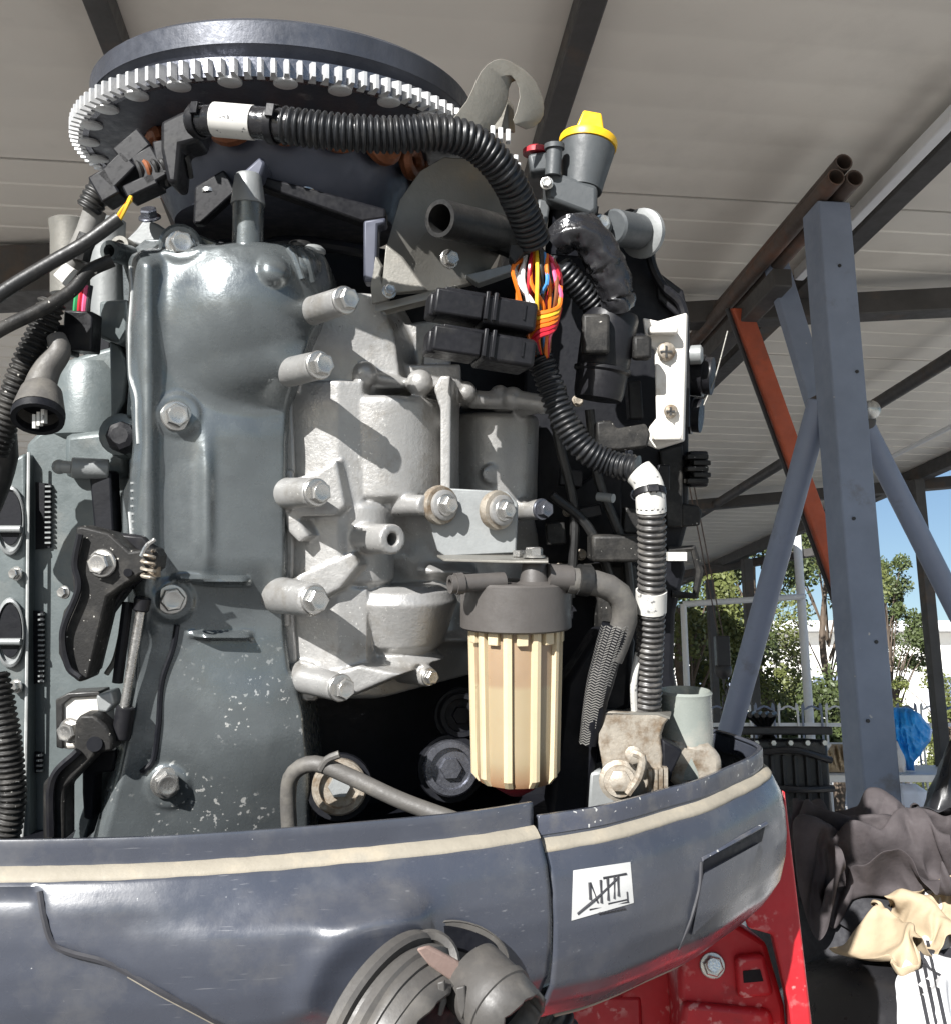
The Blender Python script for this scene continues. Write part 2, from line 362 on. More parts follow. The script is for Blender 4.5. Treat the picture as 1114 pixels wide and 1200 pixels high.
for i, (px, d_, h, lb) in enumerate(((1085, 13, 1.75, 'round yellow green shrub in front of the warehouse wall'), (1132, 12, 1.8, 'bushy shrub behind the thin dark post'), (925, 13.5, 1.7, 'dark low shrub below the tall dark green tree'), (870, 12.5, 1.6, 'low shrub behind the round fence hoops'))):
    tree('shrub', gp(px, d_), h, .6, 5500, ('leaf_b', 'leaf_a')[i in (2,)], lb, 20+i, .12, .05, .028)
# white pipe frame
fr = gp(948, 7.0); pf = empty('pipe_frame', fr, 'slim white pipe frame standing in front of the trees', 'frame')
a = W(938, 640, 7.0)
MB().cyl(V((fr.x, fr.y, 0)), V((fr.x, fr.y, a.z+.2)), .032, n=12).build('upright', 'white_metal', pf, off=fr)
r0, r1 = W(800, 708, 7.0), W(941, 699, 7.0); MB().cyl(r0, r1, .022, n=10).build('rail', 'white_metal', pf, off=fr)
g2 = V((r0.x, r0.y, 0)); MB().cyl(g2, r0, .022, n=10).build('upright', 'white_metal', pf, off=fr)
# hooped garden fence
f0 = gp(905, 6.2); fe = empty('hoop_fence', f0, 'low white and dark garden fence of round wire hoops', 'fence')
zb = W(900, 838, 6.2).z
for i in range(12):
    c = f0 + V((-.5 + i*.15, 0, zb - .02)); MB().tube([c + V((-.06, 0, -1.1)), c + V((-.06, 0, 0)), c + V((-.045, 0, .05)), c + V((0, 0, .075)), c + V((.045, 0, .05)), c + V((.06, 0, 0)), c + V((.06, 0, -1.1))], .007, n=6, step=.02).build('hoop', ('white_metal', 'steel_blue')[i % 2], fe, off=f0)
MB().box(f0 + V((.33, .012, zb-.06)), .95, .004, .012).build('rail', 'white_metal', fe, off=f0)

# ------------------------------------------------------------ second motor on the ground behind
mb = W(912, 905, 3.0); mo = V((mb.x, mb.y, 0))
m2 = empty('spare_motor', mo, 'black uncovered engine standing behind the braced post', 'engine')
zc = mb.z
k = MB(); k.box(V((mb.x, mb.y, zc-.02)), .115, .12, .12); k.build('block', 'black_plastic_far', m2, bev=.01, off=mo)
k = MB(); k.box(V((mb.x-.01, mb.y, zc+.125)), .135, .14, .012); k.build('top_plate', 'iron_black', m2, bev=.005, off=mo)
for i in range(6): MB().box(V((mb.x-.09+i*.034, mb.y-.125, zc-.03)), .005, .010, .085).build('rib', 'iron_black', m2, bev=.002, off=mo)
for i in range(2): MB().tube([V((mb.x-.12, mb.y-.13, zc+.06-i*.09)), V((mb.x, mb.y-.16, zc+.07-i*.11)), V((mb.x+.12, mb.y-.12, zc+.04-i*.08))], .010, n=8).build('hose', 'iron_black', m2, off=mo)
for i in range(5): MB().cyl(V((mb.x-.10+i*.05, mb.y-.12, zc+.09)), V((mb.x-.10+i*.05, mb.y-.137, zc+.09)), .008, n=6).build('bolt', 'zinc_bolt', m2, off=mo)
MB().cyl(V((mb.x, mb.y, zc-.13)), V((mb.x, mb.y, .04)), .06, .075).build('leg', 'iron_black', m2, off=mo)
MB().box(V((mb.x, mb.y, .02)), .25, .2, .02).build('foot', 'iron_black', m2, bev=.004, off=mo)
tl = MB(); a = W(870, 838, 2.9); b_ = W(905, 850, 3.05)
for i in range(5): tl.tube([a + V((.02*i, 0, -.0)), a.lerp(b_, .5) + V((.02*i-.03, 0, .015)), b_ + V((-.01*i, 0, -.04))], .008, n=6)
tl.build('cable_loom', 'iron_black', m2, off=mo)

# ------------------------------------------------------------ soft things: closed, stuffed shapes with folds
def soft(name, rows, d, thick, m, label, cat, fold=.012, fs=22., seed=0, nr=70, nc=60, tilt=0., ridge=None, parent=None, dirn=None, dirf=35.):
    """rows: (py, left, right) in view order; a closed cushion of real thickness round depth d, with folds"""
    y0, y1 = rows[0][0], rows[-1][0]; fr_ = []; bk = []
    for i in range(nr+1):
        py = y0 + (y1-y0)*i/nr; l, r = lerpt(rows, py); A = []; B = []
        for j in range(nc+1):
            t = j/nc; px = l + (r-l)*t + 3*nz(py*.06, j*.3, seed); e = min(i/nr, 1-i/nr)*2; ex = min(t, 1-t)*2
            pr = (1-(1-min(1, e*1.6))**2)**.5 * (1-(1-min(1, ex*1.4))**2)**.5
            dd = d + tilt*(i/nr - .5)
            th = math.radians(dirf) + .5*nz(px*.006, py*.006, seed+4); sa = (px*math.cos(th) + py*math.sin(th))/fs; sb_ = (-px*math.sin(th) + py*math.cos(th))/(fs*4.5)
            fd = fold*(1-2.2*abs(nz(sa*.75 + .6*nz(px*.02, py*.02, seed), sb_, seed))) + .35*fold*(1-2.2*abs(nz(sa*1.9, sb_*2.2, seed+7)))
            if ridge: fd += ridge(px, py)
            A.append(W(px, py, dd - thick*pr - fd*min(1, pr*1.5))); B.append(W(px, py, dd + thick*.8*pr))
        fr_.append(A); bk.append(B)
    b = MB(); b.grid(fr_); b.grid([r[::-1] for r in bk])
    o0 = sum((p for p in fr_[-1]), V((0, 0, 0)))/(nc+1)
    o = bpy.data.objects.new(name, None) if False else None
    ob = b.build(name, m, parent, ang=80, off=o0 if not parent else dirn)
    if not parent: ob.location = o0; tag(ob, label, cat)
    return ob, o0
# ------------------------------------------------------------ heap of clothes: each piece is dropped as cloth and then kept as a mesh
def hold(o):                                             # collision for the drop
    md = o.modifiers.new('hold', 'COLLISION'); o.collision.thickness_outer = .004; o.collision.cloth_friction = 80; return o
def drop(name, pts, faces, m, frames, stiff=6., mass=.25, thick=.004):
    me = bpy.data.meshes.new(name); me.from_pydata([tuple(p) for p in pts], [], faces); me.update()
    o = bpy.data.objects.new(name, me); COL.objects.link(o)
    md = o.modifiers.new('cloth', 'CLOTH'); c = md.settings; c.quality = 4; c.mass = mass; c.tension_stiffness = 12; c.compression_stiffness = 12; c.shear_stiffness = 6; c.bending_stiffness = stiff*.006; c.air_damping = 2.; c.tension_damping = 8; c.compression_damping = 8
    k = md.collision_settings; k.use_collision = True; k.distance_min = thick; k.use_self_collision = True; k.self_distance_min = thick; k.collision_quality = 2
    md.point_cache.frame_start = 1; md.point_cache.frame_end = frames
    for f in range(1, frames+1): S.frame_set(f)
    dg = bpy.context.evaluated_depsgraph_get(); ev = o.evaluated_get(dg); co = [v.co.copy() for v in ev.data.vertices]
    o.modifiers.remove(md); S.frame_set(1)
    for v, q in zip(me.vertices, co): v.co = q
    base = V((sum(q.x for q in co)/len(co), sum(q.y for q in co)/len(co), min(q.z for q in co)))
    for v in me.vertices: v.co -= base
    o.location = base; me.shade_smooth(); me.materials.append(MATS[m])
    s = o.modifiers.new('thick', 'SOLIDIFY'); s.thickness = .0022; s.offset = 0
    s = o.modifiers.new('sub', 'SUBSURF'); s.levels = 2; s.render_levels = 2
    bpy.context.view_layer.update(); return o
def sheet(cx, cy, z, w, h, n, rz, amp=0., fr=3., seed=0, squeeze=1.):
    """a crumpled rectangle of cloth, bunched up by `squeeze`, ready to fall"""
    nx = n; ny = int(n*h/w); c, s = math.cos(rz), math.sin(rz); pts = []
    for j in range(ny+1):
        for i in range(nx+1):
            u, v = (i/nx-.5)*w, (j/ny-.5)*h
            zz = amp*math.sin(u/w*6.283*fr + 1.5*nz(v*6, seed)) + amp*.7*nz(u*14, v*14, seed)
            u2 = u*squeeze; v2 = v*(.5+.5*squeeze) + .03*nz(u*9, v*9, seed+3)
            pts.append(V((cx + u2*c - v2*s, cy + u2*s + v2*c, z + zz)))
    return pts, [(j*(nx+1)+i, j*(nx+1)+i+1, (j+1)*(nx+1)+i+1, (j+1)*(nx+1)+i) for j in range(ny) for i in range(nx)]
HC = V((.62, 1.54, 0))
# crate and black buoy under the heap
crate = empty('plastic_crate', V((HC.x+.02, HC.y+.06, 0)), 'dark plastic crate standing under the heap of clothes', 'crate'); co_ = crate.location
cb = MB().box(V((HC.x+.02, HC.y+.06, .31)), .27, .25, .31).build('bin', 'sphere_black', crate, bev=.0, off=co_)
by = MB(); by.rev(V((HC.x-.005, HC.y-.02, .62)), (0,0,1), [(0, .12), (.03, .18), (.10, .205), (.17, .19), (.22, .14), (.248, .06), (.25, .001)], 40)
bu = by.build('rubber_buoy', 'sphere_black', None, ang=60, off=V((HC.x, HC.y, .62))); bu.location = V((HC.x, HC.y, .62)); tag(bu, 'smooth black rounded buoy under the white striped shirt', 'buoy')
bl2 = MB(); bl2.rev(V((HC.x+.03, HC.y+.20, .62)), (0,0,1), [(0, .19), (.22, .19), (.30, .17), (.345, .11), (.355, .001)], 28)
bu2 = bl2.build('canvas_sack', 'cloth_black', None, ang=60, off=V((HC.x, HC.y+.22, .62))); bu2.location = V((HC.x, HC.y+.22, .62)); tag(bu2, 'dark stuffed sack buried at the back of the clothes heap', 'sack')
hold(cb); hold(bu); hold(bu2); bpy.context.view_layer.update()
def settle(o, label, cat): hold(o); tag(o, label, cat); return o
tr = drop('trousers', *sheet(HC.x+.12, HC.y+.10, 1.06, .50, .42, 32, .5, .04, 3., 2, .75), 'cloth_black', 20)
settle(tr, 'black tracksuit trousers draped over the back of the heap', 'trousers')
sh = drop('striped_shirt', *sheet(HC.x+.10, HC.y-.15, .98, .34, .40, 32, -.35, .025, 2., 5, .9), 'cloth_white', 20)
settle(sh, 'white shirt with black sleeve stripes spread over the front of the heap', 'shirt')
tw = drop('towel', *sheet(HC.x+.02, HC.y-.03, 1.04, .24, .15, 26, .3, .03, 3., 4, .65), 'cloth_beige', 18)
settle(tw, 'crumpled beige towel lying on the white striped shirt', 'towel')
jk = drop('jacket', *sheet(HC.x+.0, HC.y+.09, 1.16, .50, .46, 38, 1.35, .07, 3.2, 1, .38), 'cloth_jacket', 23, stiff=3)
settle(jk, 'grey brown hooded jacket crumpled on top of the heap by the post', 'jacket')
sl2 = drop('sweater', *sheet(HC.x+.17, HC.y+.02, 1.14, .32, .12, 26, -.6, .03, 2., 9, .8), 'cloth_black', 18)
settle(sl2, 'thin black sweater sleeve hanging over the right of the heap', 'sweater')
for o in (cb, bu, bu2, tr, sh, tw, jk, sl2):
    for md in [q for q in o.modifiers if q.type == 'COLLISION']: o.modifiers.remove(md)

bv = BVHTree.FromPolygons([v.co + sh.location for v in sh.data.vertices], [tuple(p.vertices) for p in sh.data.polygons])
def wray(bvh, px, py, lift=0.):
    r = (RX @ P(px, py, 1.0)).normalized(); h = bvh.ray_cast(CAM, r); return (h[0] - r*lift) if h[0] else None
for (x0, y0, x1, y1) in ((1068, 1110, 1090, 1215), (1077, 1106, 1100, 1215), (1086, 1102, 1110, 1215)):
    pts = [wray(bv, x0+(x1-x0)*i/24, y0+(y1-y0)*i/24, .0035) for i in range(25)]; pts = [p for p in pts if p]
    if len(pts) > 4:
        e = (RX @ V((1, 0, -.1))).normalized(); m = MB(); m.grid([[p - e*.0026, p + e*.0026] for p in pts]); m.build('stripe', 'cloth_black', sh, off=sh.location.copy())
soft('green_cloth', [(1078, 1100, 1120), (1100, 1098, 1130), (1130, 1106, 1135), (1150, 1112, 1135)], 1.45, .02, 'cloth_green', 'small folded green cloth beside the striped shirt', 'cloth', seed=6)
soft('black_sack', [(868, 1112, 1150), (900, 1098, 1170), (950, 1078, 1190), (990, 1068, 1190), (1030, 1072, 1190), (1080, 1084, 1185), (1300, 1086, 1190), (1548, 1092, 1182)], 2.0, .12, 'black_plastic_far', 'shiny black plastic sack leaning beside the heap of clothes', 'sack', fold=.016, fs=40, seed=7)
# white plastic table carrying the bag and box
tb = W(1030, 905, 4.2); T0 = V((tb.x, tb.y, 0)); tab = empty('trestle_table', T0, 'white trestle table behind the square post carrying the blue bag', 'table')
zt2 = W(1068, 905, 4.2).z
MB().box(T0 + V((.0, .25, zt2-.015)), .75, .45, .015).build('table_top', 'white_metal', tab, bev=.004, off=T0)
for sx in (-.65, .65):
    for sy in (-.1, .6): MB().cyl(T0 + V((sx, sy, 0)), T0 + V((sx, sy, zt2-.03)), .02, n=10).build('leg', 'white_metal', tab, off=T0)
soft('blue_bag', [(829, 1040, 1062), (836, 1034, 1078), (855, 1034, 1092), (868, 1038, 1090), (884, 1048, 1078), (893, 1060, 1070), (903, 1062, 1071)], 4.2, .1, 'blue_bag', 'tied bright blue plastic bag on the white table', 'bag', fold=.02, fs=12, seed=8, dirf=10)
soft('white_bag', [(868, 1034, 1050), (885, 1034, 1058), (905, 1036, 1060)], 4.0, .06, 'cloth_white', 'small white plastic bag next to the blue bag', 'bag', fold=.02, seed=9)
bx = W(972, 860, 4.3); ob = MB().box(V((0, 0, 0)), .17, .15, .05).build('cool_box', 'pale_box', bev=.015); ob.location = V((bx.x, bx.y, zt2+.052)); tag(ob, 'pale blue white cool box on the table behind the post', 'box')
MB().box(V((0, 0, .058)), .175, .155, .010).build('lid', 'white_metal', ob, bev=.005)
soft('camouflage_bag', [(872, 975, 1000), (885, 965, 1008), (905, 962, 1010)], 3.9, .08, 'cloth_beige', 'light patterned cloth bag in front of the cool box', 'bag', fold=.03, fs=12, seed=10)
hel = soft('bike_helmet', [(918, 1050, 1072), (928, 1044, 1088), (945, 1044, 1094), (960, 1048, 1092)], 2.6, .07, 'pale_box', 'white and blue helmet lying beside the black sack', 'helmet', fold=.0, seed=11)

# stool under the helmet
hb = W(1070, 962, 2.6); st0 = V((hb.x, hb.y, 0)); stool = empty('plastic_stool', st0, 'low grey stool carrying the white and blue helmet', 'stool')
MB().box(V((hb.x, hb.y, hb.z-.012)), .13, .13, .012).build('seat', 'steel_blue', stool, bev=.005, off=st0)
for sx in (-.1, .1):
    for sy in (-.1, .1): MB().cyl(V((hb.x+sx, hb.y+sy, 0)), V((hb.x+sx, hb.y+sy, hb.z-.024)), .013, n=10).build('leg', 'steel_blue', stool, off=st0)
# ------------------------------------------------------------ motor materials
mat('case_paint', (.122, .136, .141), .27, metal=.5, var=.14, vscale=14, bump=.10, bscale=420, coat=.25, scratch=((.32, .33, .33), .3), speck=((.52, .52, .50), 230, .625, .65, 11, .47, (P(230, 740, .77)-EB).z, (P(230, 830, .77)-EB).z), dust=((.16, .17, .165), 22, .58, .8))
mat('case_paint_clean', (.122, .136, .141), .27, metal=.5, var=.12, vscale=14, bump=.10, bscale=420, coat=.25)
mat('block_paint', (.11, .128, .13), .40, metal=.2, var=.14, vscale=16, bump=.12, bscale=350, dust=((.17, .175, .165), 25, .55, .8))
mat('housing_paint', (.345, .34, .33), .38, metal=.45, var=.10, vscale=22, bump=.22, bscale=380, speck=((.60, .59, .56), 420, .66, .70, 16, .50), dust=((.20, .18, .15), 26, .54, .76))
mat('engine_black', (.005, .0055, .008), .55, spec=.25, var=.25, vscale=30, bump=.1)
mat('black_plastic', (.010, .010, .012), .42, spec=.28, var=.2, vscale=50, bump=.03, bscale=500, dust=((.028, .027, .025), 40, .55, .85))
mat('black_dusty', (.013, .0125, .012), .55, spec=.3, var=.2, vscale=50, bump=.15, bscale=500, dust=((.06, .056, .05), 45, .48, .8), speck=((.5, .48, .44), 300, .70, .74))
mat('black_rubber', (.014, .014, .014), .45, var=.2, vscale=60, bump=.1, bscale=300, dust=((.045, .042, .038), 50, .5, .85))
mat('loom_plastic', (.011, .012, .014), .40, spec=.4, var=.2, vscale=50, dust=((.05, .047, .043), 55, .52, .9))
mat('loom_dusty', (.045, .043, .042), .38, var=.3, vscale=60, dust=((.16, .15, .135), 60, .45, .8))
mat('tape_gloss', (.016, .016, .018), .2, var=.2, vscale=40, bump=.5, bscale=90)
mat('grey_rubber', (.085, .080, .074), .6, var=.15, vscale=50, bump=.15, bscale=400, dust=((.15, .14, .12), 50, .5, .85))
mat('filter_cap', (.068, .062, .058), .5, var=.10, vscale=30, bump=.08, bscale=400)
mat('zinc', (.52, .51, .49), .26, metal=.9, var=.15, vscale=90, bump=.12, bscale=500, dust=((.30, .27, .22), 120, .56, .8), rvar=.15)
mat('bolt_dark', (.16, .165, .19), .28, metal=.8, var=.15, vscale=90)
mat('bolt_mark', (.05, .05, .05), .5, metal=.4)
mat('dirty_zinc', (.34, .305, .255), .5, metal=.4, var=.2, vscale=60, bump=.25, bscale=300, dust=((.17, .12, .075), 70, .46, .66))
mat('plate_grey', (.185, .178, .16), .45, metal=.35, var=.1, vscale=30, bump=.12, bscale=400, dust=((.2, .18, .15), 35, .55, .8))
mat('bracket_paint', (.24, .25, .25), .45, metal=.2, var=.1, vscale=30, bump=.12, bscale=400)
mat('ring_steel', (.60, .60, .60), .38, metal=.35, var=.10, vscale=120, bump=.1, bscale=500)
mat('drum_black', (.055, .060, .075), .42, metal=.3, var=.2, vscale=25, bump=.12, bscale=300, dust=((.22, .21, .21), 32, .62, .78))
mat('copper', (.20, .07, .03), .45, metal=.4, var=.25, vscale=80, bump=.3, bscale=400)
mat('stator_blue', (.07, .075, .10), .45, metal=.3, var=.15, vscale=20)
mat('yellow_cap', (.80, .47, .012), .4, var=.04, coat=.2)
mat('grey_plastic', (.060, .066, .070), .5, var=.08, vscale=30, bump=.08, bscale=500)
mat('white_tag', (.52, .51, .48), .6, var=.06, vscale=90, speck=((.14, .14, .14), 240, .62, .66, 60, .5))
mat('sticker_white', (.50, .50, .49), .45, var=.05, vscale=60, dust=((.5, .5, .48), 50, .58, .75))
mat('ink', (.03, .03, .035), .6)
mat('cowl_paint', (.044, .049, .064), .30, scratch=((.26, .26, .27), .5), var=.14, vscale=9, bump=.05, bscale=500, coat=.45, rvar=.14, dust=((.095, .095, .098), 19, .52, .85), speck=((.40, .40, .40), 420, .76, .79))
mat('cowl_dusty', (.060, .066, .088), .42, var=.16, vscale=14, bump=.1, bscale=400, dust=((.17, .16, .145), 26, .47, .8), speck=((.5, .5, .48), 240, .66, .69, 20, .46))
mat('cream_seal', (.26, .235, .19), .75, var=.12, vscale=30, bump=.2, bscale=300, dust=((.34, .29, .215), 30, .5, .75))
mat('boot_rubber', (.070, .066, .062), .5, var=.15, vscale=30, bump=.12, bscale=250, dust=((.13, .12, .105), 30, .5, .8))
mat('boot_pink', (.20, .14, .12), .75, var=.12, vscale=25, bump=.2, bscale=200)
mat('clear_cup', (.22, .24, .22), .25, var=.1, vscale=30, dust=((.33, .31, .27), 30, .5, .8))
mat('braid', (.16, .155, .145), .7, var=.2, vscale=80)
mat('gasket', (.50, .51, .50), .5, metal=.3, var=.2, vscale=80)
mat('red_plastic', (.35, .02, .03), .45)
mat('filter_rib', (.52, .43, .28), .42, var=.05, vscale=40, sss=.12, coat=.15)
for nm, c in (('wire_red', (.42, .015, .03)), ('wire_orange', (.62, .15, .012)), ('wire_yellow', (.62, .40, .03)), ('wire_blue', (.05, .22, .5)), ('wire_white', (.75, .75, .75)), ('wire_black', (.02, .02, .02)), ('wire_green', (.03, .25, .09)), ('wire_pink', (.75, .12, .25)), ('wire_brown', (.2, .07, .03))):
    mat(nm, c, .35, var=.05)
# the cup: pale plastic with fuel standing to about half its height
m = mat('filter_cup', (.27, .19, .12), .38, var=.08, vscale=25, sss=.1, coat=.2)
n_ = m.node_tree; b_ = n_.nodes['Principled BSDF']; src = b_.inputs['Base Color'].links[0].from_socket
tc = n_.nodes.new('ShaderNodeTexCoord'); sp = n_.nodes.new('ShaderNodeSeparateXYZ'); n_.links.new(tc.outputs['Object'], sp.inputs[0])
mr = n_.nodes.new('ShaderNodeMapRange'); lev = (P(605, 806, .77) - EB).z
mr.inputs['From Min'].default_value = lev - .002; mr.inputs['From Max'].default_value = lev + .002; n_.links.new(sp.outputs[2], mr.inputs['Value'])
mx = n_.nodes.new('ShaderNodeMix'); mx.data_type = 'RGBA'; mx.inputs[6].default_value = (.30, .24, .15, 1); n_.links.new(src, mx.inputs[7]); n_.links.new(mr.outputs[0], mx.inputs['Factor'])
m2r = n_.nodes.new('ShaderNodeMapRange'); lo = (P(605, 925, .77) - EB).z; m2r.inputs['From Min'].default_value = lo; m2r.inputs['From Max'].default_value = lo + .02; n_.links.new(sp.outputs[2], m2r.inputs['Value'])
mx2 = n_.nodes.new('ShaderNodeMix'); mx2.data_type = 'RGBA'; mx2.inputs[6].default_value = (.24, .13, .07, 1); n_.links.new(mx.outputs[2], mx2.inputs[7]); n_.links.new(m2r.outputs[0], mx2.inputs['Factor'])
n_.links.new(mx2.outputs[2], b_.inputs['Base Color'])

# ------------------------------------------------------------ motor root
motor = empty('outboard_motor', EO, 'uncovered outboard motor with dark grey case, flywheel on top and blue grey lower cowl', 'boat motor', rot=(PITCH, 0, 0))
def E(mb, name, m, parent=None, bev=0., ang=35, label=None): return mb.build(name, m, parent or motor, bev, ang, EB, label)
A_ = V((.62, -.78, 0)).normalized()
def bvh_of(o, dz=EB): return BVHTree.FromPolygons([v.co + dz for v in o.data.vertices], [tuple(p.vertices) for p in o.data.polygons])
def ray(bvh, px, py, lift=0., d=None):
    r = P(px, py, 1.).normalized(); h = bvh.ray_cast(V((0, 0, 0)), r)
    return h[0] - r*lift if h[0] else (P(px, py, d) if d else None)
# shared bolt: flange, hex head, dished top with a raised mark
bm = MB(); bm.rev((0,0,0), (0,0,1), [(0, 1.), (.14, 1.), (.22, .93), (.24, .80)], 22)
hx = [(.2, .80), (.78, .80), (.90, .70)]
bm.rev((0,0,0), (0,0,1), hx, 6)
bm.rev((0,0,.88), (0,0,1), [(0, .63), (.045, .60), (.055, .54), (.028, .46)], 20)
for mx_, ml in ((-.2, .12), (0, .24), (.2, .12)): bm.box((mx_, 0, .905), .05, ml, .018)
bm.box((0, .0, .905), .18, .045, .015)
BOLT = bm.mesh('bolt', 'zinc', 30); BOLT_D = BOLT.copy(); BOLT_D.materials[0] = MATS['bolt_dark']; BOLT_R = BOLT.copy(); BOLT_R.materials[0] = MATS['dirty_zinc']
def bolt(parent, p, axis, r, roll=.3, me=None): return inst(me or BOLT, 'bolt', parent, V(p) - EB, axis, r, roll)

# ------------------------------------------------------------ flywheel
FC = V(((337-CX)/F*.91, .91, .326)); RR = .183
fw = MB(); ZB = FC.z
fw.rev(FC, (0,0,1), [(-.004, .05), (-.004, RR-.030), (.0, RR-.006), (.012, RR-.006), (.013, RR-.026), (.028, RR-.0135), (.040, RR-.0135), (.046, RR-.020), (.046, .03)], 96)
FW = E(fw, 'flywheel', 'drum_black', ang=30)
rim = MB(); rim.rev(FC, (0,0,1), [(.027, RR-.0125), (.044, RR-.0125), (.0475, RR-.0165), (.0475, RR-.03), (.027, RR-.03)], 96, caps=False); E(rim, 'rim_band', 'drum_black', FW)
rg = MB(); rg.rev(FC, (0,0,1), [(-.002, RR-.012), (-.002, RR-.0035), (.0125, RR-.0035), (.0125, RR-.012)], 110, caps=False); E(rg, 'ring_gear', 'bolt_dark', FW)  # body darker than the teeth: shade between them is put into the colour
tm = MB(); tm.add([(-.0030,-.002,-.0030),(.0030,-.002,-.0030),(.0014,.0090,-.0020),(-.0014,.0090,-.0020),(-.0030,-.002,.0105),(.0030,-.002,.0105),(.0014,.0090,.0085),(-.0014,.0090,.0085)], [(0,3,2,1),(4,5,6,7),(0,1,5,4),(1,2,6,5),(2,3,7,6),(3,0,4,7)])
TM = tm.mesh('tooth', 'ring_steel', 0); NT = 118
for i in range(NT):
    a = 6.28318*i/NT; o = bpy.data.objects.new('tooth', TM); COL.objects.link(o); o.parent = FW
    o.location = FC - EB + V((math.cos(a), math.sin(a), 0))*(RR-.005); o.rotation_euler = (0, 0, a - 1.5708)
# pulser bosses hanging under the rim
pm = MB().rev((0,0,0), (0,0,-1), [(0, .0092), (.0016, .0092), (.0022, .0080), (.0024, .001)], 18).mesh('pulser_boss', 'ring_steel', 30)
for i in range(26):
    a = 6.28318*i/26 + .06; inst(pm, 'pulser_boss', FW, FC - EB + V((math.cos(a), math.sin(a), 0))*(RR-.0115) + V((0, 0, -.002)))
hub = MB(); hub.rev(FC + V((0,0,-.065)), (0,0,1), [(0, .10), (.03, .115), (.06, .115)], 48); E(hub, 'stator', 'stator_blue', ang=30)
cp = MB()
for i in range(18):
    a = 6.28318*i/18; c = FC + V((math.cos(a)*.125, math.sin(a)*.125, -.017)); u = V((-math.sin(a), math.cos(a), 0)); w = V((math.cos(a), math.sin(a), 0))
    cp = MB(); cp.tube([c + (u*math.cos(k*.785)*.014 + V((0,0,math.sin(k*.785)*.010))) for k in range(9)], .0065, n=8, step=.005); E(cp, 'coil', 'copper')

# ------------------------------------------------------------ block core (dark)
core = MB(); plan = [(-.36,.90),(-.22,.86),(-.11,.90),(-.02,.955),(.09,1.0),(.10,1.2),(-.36,1.2)]
core.prism([V((x, y, -.32)) for x, y in plan], (0, 0, .56)); E(core, 'cylinder_block', 'engine_black', bev=.004)

# ------------------------------------------------------------ case cover: cast relief over a turned plane
def plane_pt(px, py, o, n):
    r = P(px, py, 1.0); return r * (o.dot(n) / r.dot(n))
CO_ = P(230, 600, .775); CN = V((.38, -.925, 0)).normalized()
CROWS = [(288,166,352),(294,156,362),(305,151,378),(340,152,384),(385,148,366),(405,148,355),(440,150,340),(470,154,334),(520,156,330),(600,150,329),(650,150,330),(700,150,330),(740,150,331),(780,150,335),(800,149,344),(830,146,351),(900,132,357),(990,108,361)]
BS = [(212,288),(207,488),(201,702),(195,917)]
def ch(px, py):
    l, r = lerpt(CROWS, py); h = 0.
    ex = min(px-l, r-px+8); et = py-286
    h -= .016*(1-sst(-2, 14, ex))**1.5 + .022*(1-sst(-2, 18, et))**1.5
    def ell(cx, cy, rx, ry, k, pw=.62):
        q = ((px-cx)/rx)**2 + ((py-cy)/ry)**2; return k*max(0., 1-q)**pw
    smx = lambda a_, b_, k=.012: (lambda d_: max(a_, b_) + k*max(0., 1-abs(d_)/k/2)**2*.5)(a_-b_)
    body = .022*max(0., 1-((px-284)/98)**2)**.8*sst(420, 520, py)*(1-sst(650, 720, py))
    d1 = ell(292, 366, 112, 128, .050, .95); d2 = ell(290, 865, 122, 135, .028, 1.)
    d3 = ell(335, 438, 112, 44, .036, .9)
    h += smx(smx(d1, d3), smx(body, d2))
    h += .010*math.exp(-((px-172)/13)**2)*(1-sst(700, 760, py))*sst(300, 320, py)
    h += .006*math.exp(-((px-238)/9)**2)*sst(490, 560, py)*(1-sst(620, 690, py))
    for fy, x0, x1, s in ((676, 196, 292, 1.), (741, 214, 296, 1.)):
        fyy = fy + (px-x0)*.03; h += .013*s*math.exp(-((py-fyy)/3.6)**4)*sst(x0, x0+26, px)*(1-sst(x1-16, x1, px))
    for bx, by in BS:
        d = math.hypot(px-bx, py-by); h = h + (max(h, .006) - h + .003)*(1-sst(21, 29, d)) if d < 30 else h
    d = math.hypot(px-310, py-331)
    if d < 19: h += .009*math.sqrt(max(0, 1-(d/19)**2))
    d = math.hypot(px-352, py-318)
    if d < 16: h += .006*math.sqrt(max(0, 1-(d/16)**2))
    return h + .0006*nz(px*.03, py*.03)
rows = []; nr, nc = 230, 74
for i in range(nr+1):
    py = 288 + (990-288)*i/nr; l, r = lerpt(CROWS, py); row = []
    row.append(plane_pt(l, py, CO_, CN) + V((.02, .09, 0)))
    for j in range(nc+1):
        px = l + (r-l)*j/nc; row.append(plane_pt(px, py, CO_, CN) + CN*ch(px, py))
    row.append(plane_pt(r, py, CO_, CN) + V((.0, .10, 0))); rows.append(row)
cv = MB(); cv.grid([[p + V((0, .08, .004)) for p in rows[0]]] + rows); COVER = E(cv, 'case_cover', 'case_paint', ang=60); CB = bvh_of(COVER)
for bx, by in BS: bolt(COVER, ray(CB, bx, by, -.0005), V((.40, -.9, .02)), .0118, random.random())
lug = MB(); q = ray(CB, 214, 300); lug.cyl(P(211, 287, .80), P(212, 288, .762), .0165, bev=.002); E(lug, 'bolt_lug', 'case_paint_clean', COVER)
bolt(COVER, P(212, 288, .762), V((.40, -.9, .02)), .0118, .5)
lug = MB(); lug.prism([P(196, 272, .80), P(222, 270, .80), P(262, 286, .80), P(262, 302, .80), P(200, 312, .80)], V((0, .05, 0))); E(lug, 'flange', 'case_paint_clean', COVER, bev=.002)
